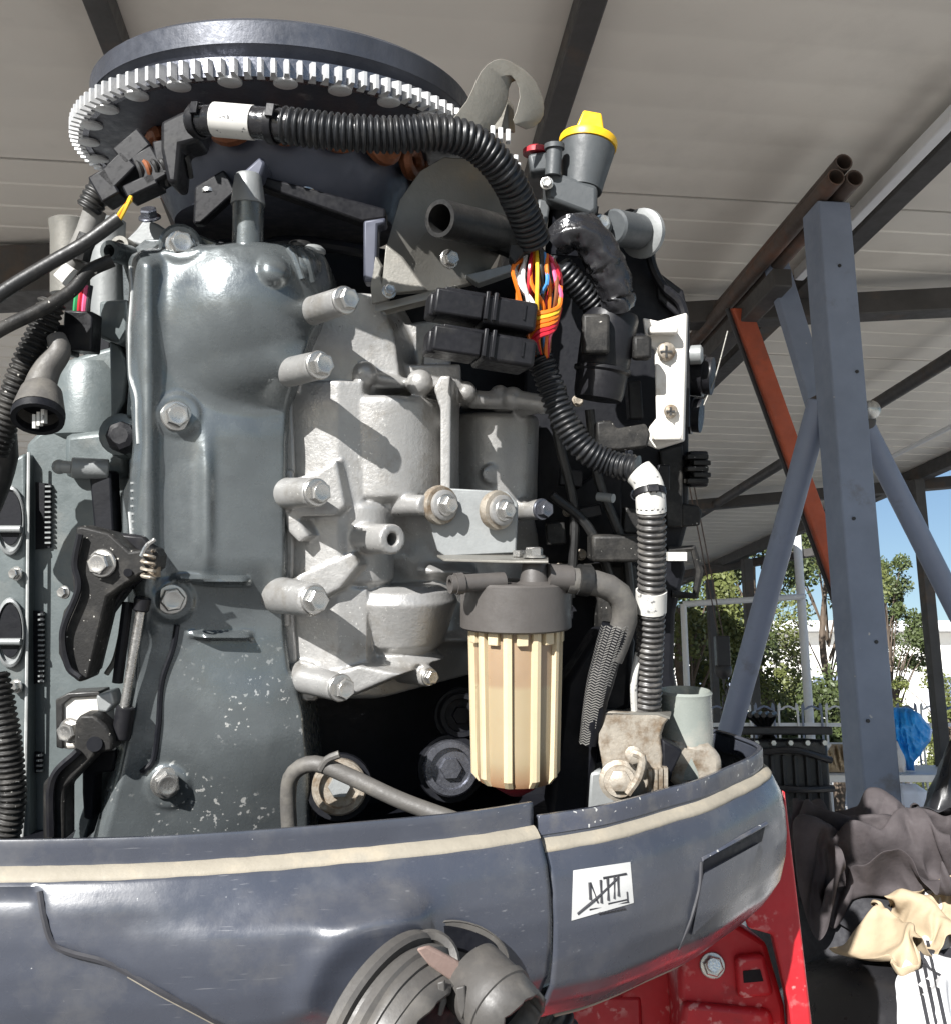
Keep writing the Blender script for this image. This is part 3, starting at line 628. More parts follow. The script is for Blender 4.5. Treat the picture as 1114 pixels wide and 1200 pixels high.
MB_ = MB(); MB_.tube([ray(CB, px, py, .0005, .79) for px, py in ((153,312),(155,340),(152,385),(152,402),(153,440),(160,466),(161,500),(162,520))], .0011, n=6); E(MB_, 'gasket_edge', 'gasket', COVER)
MB_ = MB(); MB_.tube([ray(CB, px, py, .0005, .79) for px, py in ((152,600),(156,640),(163,660))], .0011, n=6); E(MB_, 'gasket_edge', 'gasket', COVER)
# gasket pad and lug on its left edge
pd = MB(); pd.prism([P(116, 352, .79), P(150, 350, .785), P(151, 396, .785), P(140, 404, .785), P(128, 399, .79), P(115, 396, .79)], V((0, .05, 0))); E(pd, 'cover_pad', 'block_paint', bev=.003)
pd = MB(); pd.prism([P(128, 398, .80), P(140, 404, .80), P(150, 430, .80), P(146, 470, .80), P(130, 500, .80)], V((0, .05, 0))); E(pd, 'side_flange', 'block_paint', bev=.002)
pd = MB(); pd.prism([P(150, 452, .785), P(163, 450, .78), P(160, 490, .78), P(148, 488, .785)], V((0, .05, 0))); E(pd, 'side_lug', 'block_paint', bev=.002)
# dark lobed plug on the flange
pl = MB(); c = P(143, 512, .775)
pl.rev(c, V((.1,-1,.1)), [(-.02, .0125), (.0, .0125), (.006, .011), (.008, .007)], 8); E(pl, 'plug', 'black_plastic', ang=25)
pl = MB(); pl.rev(P(143, 510, .79), V((.1,-1,.1)), [(-.02, .017), (.004, .017), (.006, .014)], 20); E(pl, 'plug_seat', 'block_paint')
# crisp bolting flange behind the cover edge, and two ridges on its shoulder
fl_ = [(170,280),(150,296),(143,310),(144,345),(147,400),(146,440),(152,452),(150,486),(154,500),(150,560),(143,575),(143,700),(146,790),(140,840),(128,900),(104,985)]
o = MB(); o.prism([P(x, y, .803) for x, y in fl_] + [P(x+26, y, .803) for x, y in fl_[::-1]], V((.004, .014, 0))); E(o, 'flange', 'case_paint_clean', COVER, bev=.0015)
for pts in (((338, 292), (346, 304), (354, 328)), ((352, 294), (360, 306), (366, 330))):
    q = [ray(CB, x, y, -.001, .77) for x, y in pts]; o = MB(); o.tube(q, .0034, n=10, step=.002); E(o, 'shoulder_ridge', 'case_paint_clean', COVER)
for k in range(9): o = MB(); o.box(ray(CB, 156, 566+k*9, .0002, .79), .0016, .0008, .0008); E(o, 'flange_mark', 'bracket_paint', COVER)
# stanchion and struts under the flywheel
st = MB(); st.cyl(P(291, 292, .775), P(291, 236, .775), .0122, bev=.001); STN = E(st, 'stanchion', 'case_paint_clean')
st = MB(); st.rev(P(291, 240, .775), (0,0,1), [(0, .0135), (.012, .012), (.022, .0105), (.024, .009)], 20); E(st, 'collar', 'bracket_paint', STN)
st = MB(); st.prism([P(278, 206, .775), P(305, 182, .775), P(312, 190, .775), P(305, 211, .775), P(282, 213, .775)], V((0, .03, 0))); E(st, 'clip', 'stator_blue', bev=.003)
st = MB(); st.prism([P(302, 217, .79), P(424, 260, .80), P(452, 256, .80), P(452, 244, .80), P(310, 206, .79)], V((0, .02, 0))); E(st, 'stay', 'black_plastic', bev=.002)
st = MB(); st.prism([P(280, 222, .80), P(236, 262, .80), P(226, 262, .80), P(228, 218, .80), P(262, 198, .80)], V((0, .012, 0))); E(st, 'stay', 'black_plastic', bev=.002)
st = MB(); st.prism([P(426, 258, .80), P(452, 254, .80), P(452, 262, .80), P(443, 264, .80), P(441, 330, .80), P(426, 330, .80)], V((0, .02, 0))); E(st, 'upright', 'stator_blue', bev=.002)
for x, y, m in ((366, 293, 'bracket_paint'), (352, 288, 'black_rubber')):
    st = MB(); st.cyl(P(x, y+8, .80), P(x, y-4, .80), .011, bev=.003); E(st, 'stud', m)
st = MB(); st.tube([P(300, 292, .86), P(340, 284, .85), P(400, 290, .85), P(450, 300, .86)], .006); E(st, 'hose', 'engine_black')
for x, y in ((245, 226), (360, 226)):
    st = MB(); st.rev(P(x, y, .805), (0.1,-.5,-1), [(0, .007), (.003, .006)], 14); E(st, 'screw_head', 'zinc')

# ------------------------------------------------------------ light grey side housing
HO = P(330, 600, .812); HN = V((.5, -.866, 0)).normalized()
HROWS = [(440,331,512),(470,328,520),(600,322,632),(640,326,640),(690,320,645),(760,326,640),(790,340,560),(806,346,500),(822,350,440)]
def hh(px, py):
    l, r = lerpt(HROWS, py); ex = min(px-l, r-px); et = min(py-438, 826-py)
    h = -.03*(1-sst(-1, 9, et)) - .02*(1-sst(0, 8, ex))
    h += .008*sst(348, 366, px)*(1-sst(520, 560, px))*sst(452, 470, py)*(1-sst(760, 800, py))
    h += .010*math.exp(-((py-735)/30)**2)*sst(350, 380, px)*(1-sst(500, 560, px))
    h += .008*math.exp(-((py-640-(px-340)*.1)/16)**2)*(1-sst(430, 520, px))
    for fy, x0, x1 in ((668, 480, 560), (745, 460, 600), (700, 540, 620)): h += .012*math.exp(-((py-fy-(px-x0)*.03)/6)**2)*sst(x0, x0+20, px)*(1-sst(x1-20, x1, px))
    return h + .0009*nz(px*.05, py*.05)
rows = []; nr, nc = 120, 90
for i in range(nr+1):
    py = 440 + 382*i/nr; l, r = lerpt(HROWS, py)
    row = [plane_pt(l, py, HO, HN) + V((0, .04, 0))] + [plane_pt(l+(r-l)*j/nc, py, HO, HN) + HN*hh(l+(r-l)*j/nc, py) for j in range(nc+1)] + [plane_pt(r, py, HO, HN) + V((-.01, .10, 0))]
    rows.append(row)
hs = MB(); rows = [r[1:-1] for r in rows]; back = [[p + V((0, .07, 0)) for p in r] for r in rows]
hs.grid(rows); hs.grid([r[::-1] for r in back])
ed = lambda g: g[0] + [r[-1] for r in g[1:]] + g[-1][::-1][1:] + [r[0] for r in g[::-1][1:-1]]
e0, e1 = ed(rows), ed(back); n = len(e0); hs.add(e0 + e1, [(i, i+n, (i+1) % n + n, (i+1) % n) for i in range(n)])
def can(px, d, r, y0, y1, dr=.0, rd=.005):
    c = P(px, 600, d); ya = P(px, y0, d-r).z; yb = P(px, y1, d-r).z; L = ya-yb
    hs.rev(V((c.x, c.y, yb)), (0,0,1), [(0, r*.80), (rd*.5, r-rd*.6-dr), (rd, r-dr), (L-rd, r), (L-rd*.3, r-rd*.3), (L, r-rd), (L, r*.5)], 56)
for y0, y1, x1 in ((446, 600, 425), (600, 690, 415), (690, 790, 430)):
    za, zb2 = P(400, y0, .80).z, P(400, y1, .80).z
    hs.prism([V((q.x, q.y, zb2)) for q in (P(335, 600, .808), P(396, 600, .797), P(x1, 600, .803), P(470, 600, .87), P(340, 600, .87))], (0, 0, za-zb2))
can(450, .852, .052, 462, 588, .002)
can(578, .915, .042, 482, 606, .002)
can(466, .850, .052, 690, 782, .012, .014)
can(420, .83, .03, 588, 690, .0)
hs.prism([P(516, 440, .81), P(528, 440, .81), P(529, 470, .81), P(527, 612, .81), P(516, 612, .81), P(516, 480, .81), P(508, 455, .81)], V((.006, .06, 0))); hs.box(P(500, 444, .86), .03, .02, .010); hs.rev(P(575, 556, .874), V((.3,-.95,0)), [(-.01, .0085), (.0015, .0085), (.002, .006)], 16); hs.box(P(585, 474, .89), .034, .03, .0035); hs.box(P(450, 592, .845), .045, .03, .0030)
hs.prism([P(362, 380, .83), P(442, 346, .845), P(470, 392, .86), P(478, 442, .86), P(400, 446, .84)], V((.02, .06, 0)))
hs.prism([P(350, 352, .812), P(372, 340, .812), P(440, 344, .818), P(462, 390, .822), P(470, 455, .822), P(340, 456, .812)], V((.015, .07, 0)))
hs.prism([P(346, 352, .797), P(362, 344, .797), P(366, 360, .797), P(346, 458, .797), P(328, 458, .797)], V((.01, .05, 0)))
hs.prism([P(470, 380, .88), P(522, 372, .88), P(528, 452, .88), P(470, 452, .88)], V((0, .04, 0)))
hs.prism([P(498, 408, .855), P(526, 404, .855), P(530, 446, .855), P(492, 446, .855)], V((0, .03, 0)))
hs.prism([P(346, 390, .800), P(366, 352, .800), P(372, 356, .800), P(346, 452, .800), P(336, 452, .800)], V((0.01, .05, 0)))
for x, y, r, d in ((428, 438, .0105, .812), (492, 449, .0115, .82), (545, 460, .010, .85), (600, 467, .0105, .86), (585, 463, .009, .865), (408, 692, .016, .815), (560, 468, .008, .86)):
    hs.ball(P(x, y, d), r, 18, 12)
for a, b, r in (((428, 440, .815), (492, 452, .83), .0045), ((550, 468, .86), (600, 470, .865), .008), ((600, 467, .86), (640, 474, .85), .008)):
    hs.cyl(P(*a), P(*b), r)
# ridges and webs round the bosses
for poly in (((326, 566), (372, 552), (394, 538), (398, 560), (404, 592), (392, 604), (345, 606)), ((326, 690), (352, 672), (414, 646), (420, 662), (398, 690), (345, 716)), ((348, 800), (420, 780), (470, 790), (395, 822)), ((332, 600), (346, 602), (362, 628), (350, 636), (336, 622))):
    hs.prism([P(x, y, .787) for x, y in poly], V((.02, .05, 0)))
PEND = []
def boss(head, d, r, L, bolt_r, me=None, m='housing_paint', hollow=False):
    h = P(head[0], head[1], d)
    if hollow: hs.pipe(h - A_*L, h, r, r*.42, 28)
    else: hs.rev(h - A_*L, A_, [(0, r*1.25), (L*.5, r*1.08), (L-.002, r), (L, r-.0015)], 28)
    if bolt_r: PEND.append((h - A_*.0006, bolt_r, me))
boss((404, 352), .738, .0105, .095, .0108)
boss((374, 428), .735, .0108, .095, .0110)
boss((371, 577), .748, .0115, .085, .0110)
boss((368, 703), .745, .0132, .085, .0112)
boss((399, 806), .752, .0106, .07, .0108)
boss((461, 632), .772, .0122, .070, 0, hollow=True)
boss((499, 592), .792, .0085, .06, 0)
boss((503, 793), .815, .0085, .04, .0076)
boss((634, 597), .865, .009, .04, .0098, BOLT_D)
boss((634, 474), .86, .0075, .03, .0085)
HOUS = E(hs, 'side_housing', 'housing_paint', ang=180)
md = HOUS.modifiers.new('fuse', 'REMESH'); md.mode = 'VOXEL'; md.voxel_size = .0015; md.use_smooth_shade = True
md = HOUS.modifiers.new('fillet', 'SMOOTH'); md.factor = .5; md.iterations = 3
for h_, r_, me_ in PEND: bolt(HOUS, h_, A_, r_, random.random(), me_)
o = MB(); o.rev(P(322, 433, .785), -A_, [(-.006, .0125), (.03, .0135), (.06, .017)], 20); E(o, 'boss_root', 'case_paint_clean', COVER)
# flange lugs on the left edge
for y0, y1, x in ((548, 610, 322), (672, 735, 316), (795, 822, 348), (340, 372, 352)):
    o = MB(); o.prism([P(x, y0, .795), P(x+22, y0+2, .795), P(x+24, y1, .795), P(x+4, y1, .795)], V((0, .03, 0))); E(o, 'flange_lug', 'housing_paint', HOUS, bev=.003)
o = MB(); o.prism([P(325, 452, .800), P(342, 452, .800), P(346, 560, .800), P(343, 700, .800), P(350, 818, .800), P(340, 818, .800), P(326, 742, .800), P(328, 690, .800), P(320, 600, .800)], V((0, .03, 0))); E(o, 'flange', 'housing_paint', HOUS, bev=.002)

# flat grey plate and bracket behind the loom
o = MB(); o.prism([P(440, 357, .80), P(534, 334, .80), P(548, 344, .83), P(452, 367, .80)], V((0, 0, -.002))); PLT = E(o, 'cable_plate', 'plate_grey', bev=.0005)
o = MB(); o.prism([P(440, 357, .80), P(534, 334, .80), P(534, 338, .80), P(440, 361, .80)], V((0, -.002, -.004))); E(o, 'plate_edge', 'plate_grey', PLT)
o = MB(); o.prism([P(446, 345, .81), P(452, 290, .82), P(468, 234, .84), P(492, 200, .85), P(520, 184, .86), P(560, 186, .88), P(590, 215, .90), P(596, 270, .90), P(560, 330, .88), P(520, 340, .86)], V((.004, .006, 0))); SHD = E(o, 'side_shield', 'plate_grey', bev=.001)
o = MB(); o.prism([P(446, 345, .80), P(452, 286, .80), P(470, 300, .80), P(492, 330, .80), P(500, 340, .80)], V((.002, .004, 0))); E(o, 'fold', 'plate_grey', SHD, bev=.001)
o = MB(); o.prism([P(434, 335, .80), P(440, 300, .80), P(447, 312, .80), P(444, 322, .80), P(455, 352, .80), P(436, 356, .80)], V((.002, .003, 0))); E(o, 'tab', 'plate_grey', SHD, bev=.0006)
bolt(SHD, P(456, 342, .79), V((.3, -.9, .2)), .006); bolt(SHD, P(526, 304, .84), V((.5, -.86, 0)), .0085)
o = MB(); o.pipe(P(585, 272, .87), P(515, 256, .80), .0155, .0115, 26); E(o, 'hose_stub', 'black_rubber')
o = MB(); o.tube([P(580, 275, .87), P(610, 290, .90), P(640, 330, .93)], .015); E(o, 'hose', 'black_rubber')
o = MB(); o.prism([P(545, 322, .86), P(612, 306, .87), P(600, 318, .87), P(560, 332, .86)], V((0, .02, 0))); E(o, 'tab', 'bracket_paint', SHD, bev=.001)
# lifting eye: flat bar bent into an open loop
mat('eye_metal', (.20, .19, .165), .5, metal=.3, var=.12, vscale=40, bump=.15, bscale=400, dust=((.12, .105, .085), 40, .52, .75))
o = MB(); out = [(524,146),(536,131),(546,118),(552,106),(557,94),(563,83),(570,75),(578,70),(587,68),(597,71),(607,79),(615,88),(620,99),(624,110),(625,120),(624,129),(620,136),(613,143),(602,146),(600,140),(604,130),(608,114),(607,103),(603,94),(598,89),(592,87),(586,90),(583,97),(582,107),(579,118),(574,129),(566,140),(556,150)]
o.prism([P(x, y, .79 + (x-527)*.0004) for x, y in out], V((.010, .012, 0))); EYE = E(o, 'lifting_eye', 'eye_metal', bev=.0018)
o = MB(); o.prism([P(x, y, .835) for x, y in ((566,152),(578,128),(588,112),(594,120),(596,152))], V((.006, .008, 0))); E(o, 'eye_web', 'eye_metal', EYE, bev=.001)
for k in range(3): E(MB().box(P(577+k*9, 156+k*2, .80), .0020, .004, .005), 'eye_tooth', 'ring_steel', EYE, bev=.0008)
for k in range(4): E(MB().box(P(604+k*3, 186+k*9, .80), .0020, .004, .0022), 'eye_tooth', 'ring_steel', EYE, bev=.0008)

# ------------------------------------------------------------ wiring harness
lp = [P(226, 142, .71), P(262, 141, .70), P(300, 144, .695), P(340, 148, .69), P(400, 155, .69), P(460, 158, .695), P(515, 156, .70), P(556, 168, .71), P(588, 200, .725), P(608, 238, .745), P(626, 284, .77)]
o = MB(); sp_ = spline(lp, .003); k0 = int(len(sp_)*.24)
o.sweep(sp_[:k0+3], lambda t: .0105+.0012*t, 16); LOOM = E(o, 'wiring_harness', 'tape_gloss')
o = MB(); o.conduit(sp_[k0::2], .0132, .0046, .0021, 18); E(o, 'corrugated_conduit', 'loom_plastic', LOOM, ang=60)
o = MB(); o.sweep(spline([P(252, 140, .70), P(298, 144, .695)], .003), lambda t: .0118, 20); E(o, 'paper_tag', 'white_tag', LOOM)
def tie(path, i, r, parent, m='black_plastic'):
    c = path[i]; t = (path[min(i+1, len(path)-1)]-path[max(0, i-1)]).normalized(); o = MB(); u, w, a = frame(t)
    o.rev(c - a*.0028, a, [(0, r), (.0056, r), (.0056, r-.0015), (0, r-.0015)], 20, caps=False)
    o.box(c + (u*0 + V((0, -.95, .3)))*(r+.001), .0030, .002, .0045, (a, V((0,-1,0)), a.cross(V((0,-1,0))))); return E(o, 'cable_tie', m, parent, bev=.0004)
tie(sp_, 2, .0125, LOOM); tie(sp_, int(len(sp_)*.215), .0136, LOOM)
# connectors hanging off the left end of the loom
def cbox(px, py, d, w, h, t, ang, m, parent, name='connector', bev=.0015, yaw=0.):
    c = P(px, py, d); a = math.radians(ang); x = V((math.cos(a), 0, math.sin(a))); z = V((-math.sin(a), 0, math.cos(a))); y = V((0, 1, 0))
    if yaw: R = Matrix.Rotation(math.radians(yaw), 3, 'Z'); x, y, z = R @ x, R @ y, R @ z
    k = d/F/2; return E(MB().box(c, w*k, t/2, h*k, (x, y, z)), name, m, parent, bev=bev), (c, x, y, z, k)
o = MB(); o.prism([P(x, y, .715) for x, y in ((188,142),(216,128),(238,138),(232,165),(212,170),(208,215),(196,214),(188,175))], V((0, .03, 0))); E(o, 'loom_clip', 'black_plastic', LOOM, bev=.003)
for (x, y, w, h, a) in ((160, 178, 38, 26, 40), (143, 205, 40, 26, 45), (180, 200, 28, 40, 30), (170, 222, 40, 16, 25), (128, 222, 24, 34, 30), (195, 190, 16, 40, 10)):
    cbox(x, y, .74, w, h, .022, a, 'black_plastic', LOOM)
for i in range(7):
    o = MB(); x = 150+i*9; o.tube([P(x, 180+i*3, .745), P(x+14, 196-i*2, .728), P(x+20, 226-i*3, .74)], .0022, n=6); E(o, 'wire', ('wire_black', 'wire_brown', 'wire_black')[i % 3], LOOM)
for i in range(3):
    o = MB(); o.tube([P(134+i*2, 262, .73), P(143+i*2, 247-i, .728), P(154, 234-i*2, .73)], .0016, n=6); E(o, 'wire', ('wire_yellow', 'wire_orange', 'wire_yellow')[i], LOOM)
o = MB(); o.tube([P(-30, 368, .70), P(10, 338, .71), P(60, 308, .72), P(100, 285, .725), P(140, 256, .73)], .0052, n=12); E(o, 'cable', 'black_rubber', LOOM)
o = MB(); o.tube([P(-30, 406, .70), P(5, 384, .71), P(50, 362, .72), P(85, 340, .73), P(104, 318, .735), P(132, 305, .74)], .0050, n=12); E(o, 'cable', 'black_dusty', LOOM)
o = MB(); o.conduit([P(104, 246, .75), P(118, 222, .75), P(130, 214, .75)], .010, .004, .001); E(o, 'sleeve', 'black_rubber', LOOM)
o = MB(); o.tube([P(80, 318, .755), P(100, 280, .755), P(112, 246, .755)], .0085, n=12); E(o, 'braided_sleeve', 'braid', LOOM)
o = MB(); o.tube([P(94, 306, .745), P(98, 290, .745), P(104, 276, .745)], .007, n=10); E(o, 'sleeve', 'black_rubber', LOOM)
o = MB(); o.prism([P(62, 322, .735), P(76, 307, .735), P(92, 318, .735), P(78, 337, .735)], V((0, .006, 0))); E(o, 'paper_tag', 'white_tag', LOOM, bev=.0008)
# wire bundle at the open end of the conduit
cols = ['wire_pink', 'wire_red', 'wire_black', 'wire_white', 'wire_black', 'wire_blue', 'wire_white', 'wire_orange', 'wire_yellow', 'wire_orange', 'wire_red', 'wire_orange', 'wire_black', 'wire_brown']
random.Random(2).shuffle(cols)
rnd = random.Random(4)
for i, cn in enumerate(cols*2):
    t = (i % 14)/13; d = .775 + .012*(i//14) + .008*abs(t-.5)
    a = P(612+t*36, 292+4*abs(t-.5)*6, d); b = P(604+t*52+rnd.uniform(-7, 7), 322+rnd.uniform(-9, 9), d-.006+rnd.uniform(-.005, .004)); c = P(614+t*40+rnd.uniform(-9, 9), 354+rnd.uniform(-9, 9), d-.004+rnd.uniform(-.005, .004)); e = P(622+t*22, 398+rnd.uniform(-8, 8), d+.008)
    o = MB(); o.tube([a, b, c, e, P(634+t*8, 425, d+.02)], .0017, n=6, step=.004); E(o, 'wire', cn, LOOM)
for i in range(6):
    o = MB(); y = 366+i*5; o.tube([P(622, y+14, .775), P(626+i, y+3, .766), P(643, y-1, .763), P(655-i, y-8, .768), P(656, y-30, .775)], .0018, n=6, step=.004); E(o, 'wire', ('wire_orange', 'wire_yellow', 'wire_orange', 'wire_orange', 'wire_red', 'wire_red')[i], LOOM)
o = MB(); o.conduit([P(626, 405, .80), P(640, 440, .80), P(655, 480, .80), P(680, 522, .80), P(712, 542, .80), P(745, 550, .79)], .0115, .0046, .0020, 16); E(o, 'corrugated_conduit', 'loom_plastic', LOOM, ang=60)
o = MB(); o.conduit([P(655, 312, .82), P(680, 340, .83), P(702, 366, .84)], .011, .0046, .0018, 14); E(o, 'corrugated_conduit', 'loom_plastic', LOOM, ang=60)
p2 = spline([P(745, 550, .79), P(758, 566, .785), P(762, 590, .78), P(763, 650, .79), P(762, 720, .805), P(760, 780, .818), P(757, 850, .83)], .003)
o = MB(); o.conduit(p2[6:], .0118, .0050, .0022, 16); E(o, 'corrugated_conduit', 'loom_dusty', LOOM, ang=60)
o = MB(); o.sweep(p2[1:14], lambda t: .0120, 16); E(o, 'paper_wrap', 'white_tag', LOOM)
kk = int(len(p2)*.47); o = MB(); o.sweep(p2[kk:kk+7], lambda t: .0128, 16); E(o, 'paper_wrap', 'white_tag', LOOM)
tie(p2, 8, .0128, LOOM)
o = MB(); o.tube([P(748, 765, .815), P(742, 800, .815), P(744, 850, .83)], .0032); E(o, 'wire', 'white_tag', LOOM)
o = MB(); c = P(604, 305, .765); o.prism([P(597, 286, .765), P(612, 284, .765), P(614, 296, .765), P(602, 308, .765), P(596, 300, .765)], V((0, .02, 0))); E(o, 'tie_head', 'black_plastic', LOOM, bev=.001)

# two flat fuse holders
for k_, (x, y) in enumerate(((565, 372), (563, 414))):
    ob, (c, X_, Y_, Z_, k) = cbox(x+26, y+1, .775, 62, 33, .045, -7, 'black_plastic', motor, 'fuse_holder', .003, yaw=12)
    E(MB().box(c - X_*.040 + Z_*.001, .019, .020, .0098, (X_, Y_, Z_)), 'plug_end', 'black_plastic', ob, bev=.002)
    for q_ in (-.020, -.0135): E(MB().box(c + X_*q_ - Y_*.023 + Z_*.002, .0016, .0022, .0108, (X_, Y_, Z_)), 'latch_rib', 'black_plastic', ob, bev=.0007)
    E(MB().box(c + X_*.010 - Y_*.0228 + Z_*.002, .0006, .001, .006, (X_, Y_, Z_)), 'ridge', 'black_plastic', ob)
    E(MB().box(c - X_*.036 + Z_*.0108 - Y_*.012, .016, .006, .0018, (X_, Y_, Z_)), 'locking_tab', 'black_plastic', ob, bev=.0008)
    E(MB().box(c - X_*.058 + Z_*-.001, .004, .012, .009, (X_, Y_, Z_)), 'nose', 'black_plastic', ob, bev=.002)
# ------------------------------------------------------------ right-hand electrics
o = MB(); o.prism([P(x, y, .94) for x, y in ((640,305),(668,268),(706,256),(738,242),(758,250),(766,275),(768,318),(800,345),(806,372),(806,610),(798,640),(802,668),(790,720),(788,790),(800,850),(790,900),(700,980),(600,980),(600,620),(622,560),(612,470),(618,360))], V((0.01, .05, 0))); BKT = E(o, 'electric_bracket', 'engine_black', bev=.004)
o = MB(); o.tube([P(742, 250, .925), P(760, 262, .925), P(762, 305, .925), P(776, 335, .925), P(798, 358, .925), P(802, 400, .925), P(802, 500, .925)], .0045, n=8); E(o, 'edge_trim', 'black_plastic', BKT)
o = MB(); o.prism([P(768, 316, .93), P(800, 340, .93), P(806, 365, .93), P(800, 378, .93), P(770, 350, .93)], V((.004, .03, 0))); E(o, 'side_plate', 'black_plastic', BKT, bev=.002)
# white aluminium holder with a relay
o = MB(); o.prism([P(x, y, .855) for x, y in ((752,372),(770,376),(804,366),(800,516),(768,526),(754,520),(760,500),(768,490),(766,410),(756,402))], V((.004, .012, 0))); HOL = E(o, 'relay_holder', 'cream_seal' if False else 'plate_grey', bev=.0015)
MATS['holder_white'] = mat('holder_white', (.66, .63, .58), .5, var=.08, vscale=40, bump=.1, dust=((.42, .36, .28), 40, .56, .8)); HOL.data.materials[0] = MATS['holder_white']
for x, y in ((776, 388), (780, 512)): E(MB().box(P(x, y, .85), .012, .008, .0035), 'lug', 'holder_white', HOL, bev=.002)
for x, y, r in ((780, 412, .0085), (785, 482, .0062)):
    o = MB(); o.rev(P(x, y, .853), V((.2,-1,0)), [(0, r), (.003, r*.9), (.005, r*.55)], 14); sc_ = E(o, 'screw', 'dirty_zinc', HOL)
    E(MB().box(P(x, y, .8475), r*.6, .0006, .0008).box(P(x, y, .8475), .0008, .0006, r*.6), 'cross_slot', 'bolt_mark', HOL)
c0_, c1_ = P(700, 468, .84), P(716, 366, .84)
o = MB(); ax = (c1_-c0_); o.rev(c0_, ax, [(0, .020), (.006, .0215), (.022, .0222), (.024, .0245), (.0265, .0245), (.0275, .0225), (.070, .0238), (.074, .0225)], 28); REL = E(o, 'relay', 'black_plastic')
E(MB().box(P(697, 392, .812), .0115, .006, .0165), 'relay_clip', 'black_dusty', REL, bev=.003); E(MB().box(P(751, 408, .83), .008, .006, .010), 'relay_clip', 'black_dusty', REL, bev=.003)
o = MB(); o.prism([P(x, y, .83) for x, y in ((698,494),(716,492),(722,502),(756,496),(762,508),(758,524),(724,528),(700,526))], V((0, .02, 0))); E(o, 'lower_clip', 'black_dusty', bev=.002)
for i, cn in enumerate(('wire_red', 'wire_white', 'wire_orange', 'wire_white', 'wire_black')):
    o = MB(); x = 714+i*5; o.tube([P(x, 374, .835), P(x-3, 360, .833), P(x-10, 348, .84)], .0018, n=6); E(o, 'wire', cn, REL)
# crumpled black sleeve
ps = spline([P(650, 286, .815), P(666, 272, .81), P(688, 276, .81), P(708, 306, .815), P(722, 345, .82), P(726, 362, .825)], .002); o = MB()
u = V((1, 0, 0)); rings = []
for i, p in enumerate(ps):
    t = (ps[min(i+1, len(ps)-1)]-ps[max(0, i-1)]).normalized(); a_, b2_, _ = frame(t); r = .0125+.003*math.sin(i/len(ps)*3.1)
    rings.append([p + (a_*math.cos(6.283*j/24)+b2_*math.sin(6.283*j/24))*r*(1+.28*nz(i*.11, j*.5, 3)+.12*nz(i*.3, j*.9, 8)) for j in range(24)])
o.loft(rings); E(o, 'wire_sleeve', 'tape_gloss', ang=70)
# pivot with grey roller, top of the bracket
o = MB(); o.cyl(P(748, 272, .90), P(716, 266, .868), .016, bev=.002); ROL = E(o, 'roller', 'grey_plastic')
o = MB(); o.rev(P(754, 274, .905), P(716,266,.868)-P(748,272,.90), [(0, .0225), (.005, .0225), (.007, .018)], 28); E(o, 'roller_flange', 'bracket_paint', ROL)
o = MB(); o.prism([P(x, y, .862) for x, y in ((690,256),(700,248),(714,252),(718,266),(712,276),(696,272))], V((0, .012, 0))); E(o, 'link', 'grey_plastic', ROL, bev=.003)
bolt(ROL, P(704, 262, .862), V((.2,-1,0)), .008, .2)
# oil filler / dipstick housing with the yellow cap
o = MB(); axd = (P(689, 160, .86)-P(679, 232, .86)+V((0,.008,0))).normalized(); b0 = P(681, 224, .862)
o.rev(b0, axd, [(0, .0175), (.010, .0190), (.036, .0240), (.040, .0245), (.041, .022)], 28); DIP = E(o, 'dipstick_housing', 'grey_plastic')
o = MB(); t0 = b0 + axd*.041; o.rev(t0, axd, [(0, .0255), (.004, .0262), (.007, .0255), (.008, .012)], 28); CAP = E(o, 'filler_cap', 'yellow_cap', DIP)
o = MB(); sx = V((1, 0, -.18)).normalized(); hb = t0 + axd*.006
o.loft([[hb + sx*a*w1 + V((0, 1, 0))*b*.007 + axd*hgt for a, b in ((-1,-1),(1,-1),(1,1),(-1,1))] for hgt, w1 in ((0, .0150), (.022, .0092), (.026, .0080))]); E(o, 'cap_grip', 'yellow_cap', CAP, bev=.0015)
o = MB(); o.prism([P(x, y, .845) for x, y in ((636,206),(650,200),(700,217),(700,246),(692,253),(640,233))], V((0, .04, 0))); E(o, 'housing_clamp', 'grey_plastic', DIP, bev=.004)
bolt(DIP, P(640, 215, .842), V((-.1,-1,0)), .0058)
o = MB(); o.cyl(P(647, 206, .845), P(649, 174, .845), .0068); o.rev(P(649, 175, .845), (0,0,1), [(0, .0088), (.004, .0088)], 16); E(o, 'guide_pin', 'grey_plastic', DIP)
o = MB(); o.prism([P(x, y, .85) for x, y in ((618,180),(640,176),(646,200),(622,202))], V((0, .02, 0))); RB = E(o, 'button_housing', 'grey_plastic', DIP, bev=.003)
o = MB(); o.rev(P(628, 181, .86), (0,0,1), [(0, .012), (.004, .012), (.006, .009)], 18); E(o, 'button', 'red_plastic', DIP)
o = MB(); o.prism([P(630, 232, .86), P(645, 236, .86), P(636, 290, .86), P(628, 270, .86)], V((0, .02, 0))); E(o, 'clamp_leg', 'grey_plastic', DIP, bev=.002)
o = MB(); o.cyl(P(672, 240, .875), P(666, 300, .885), .022); E(o, 'filler_neck', 'engine_black')
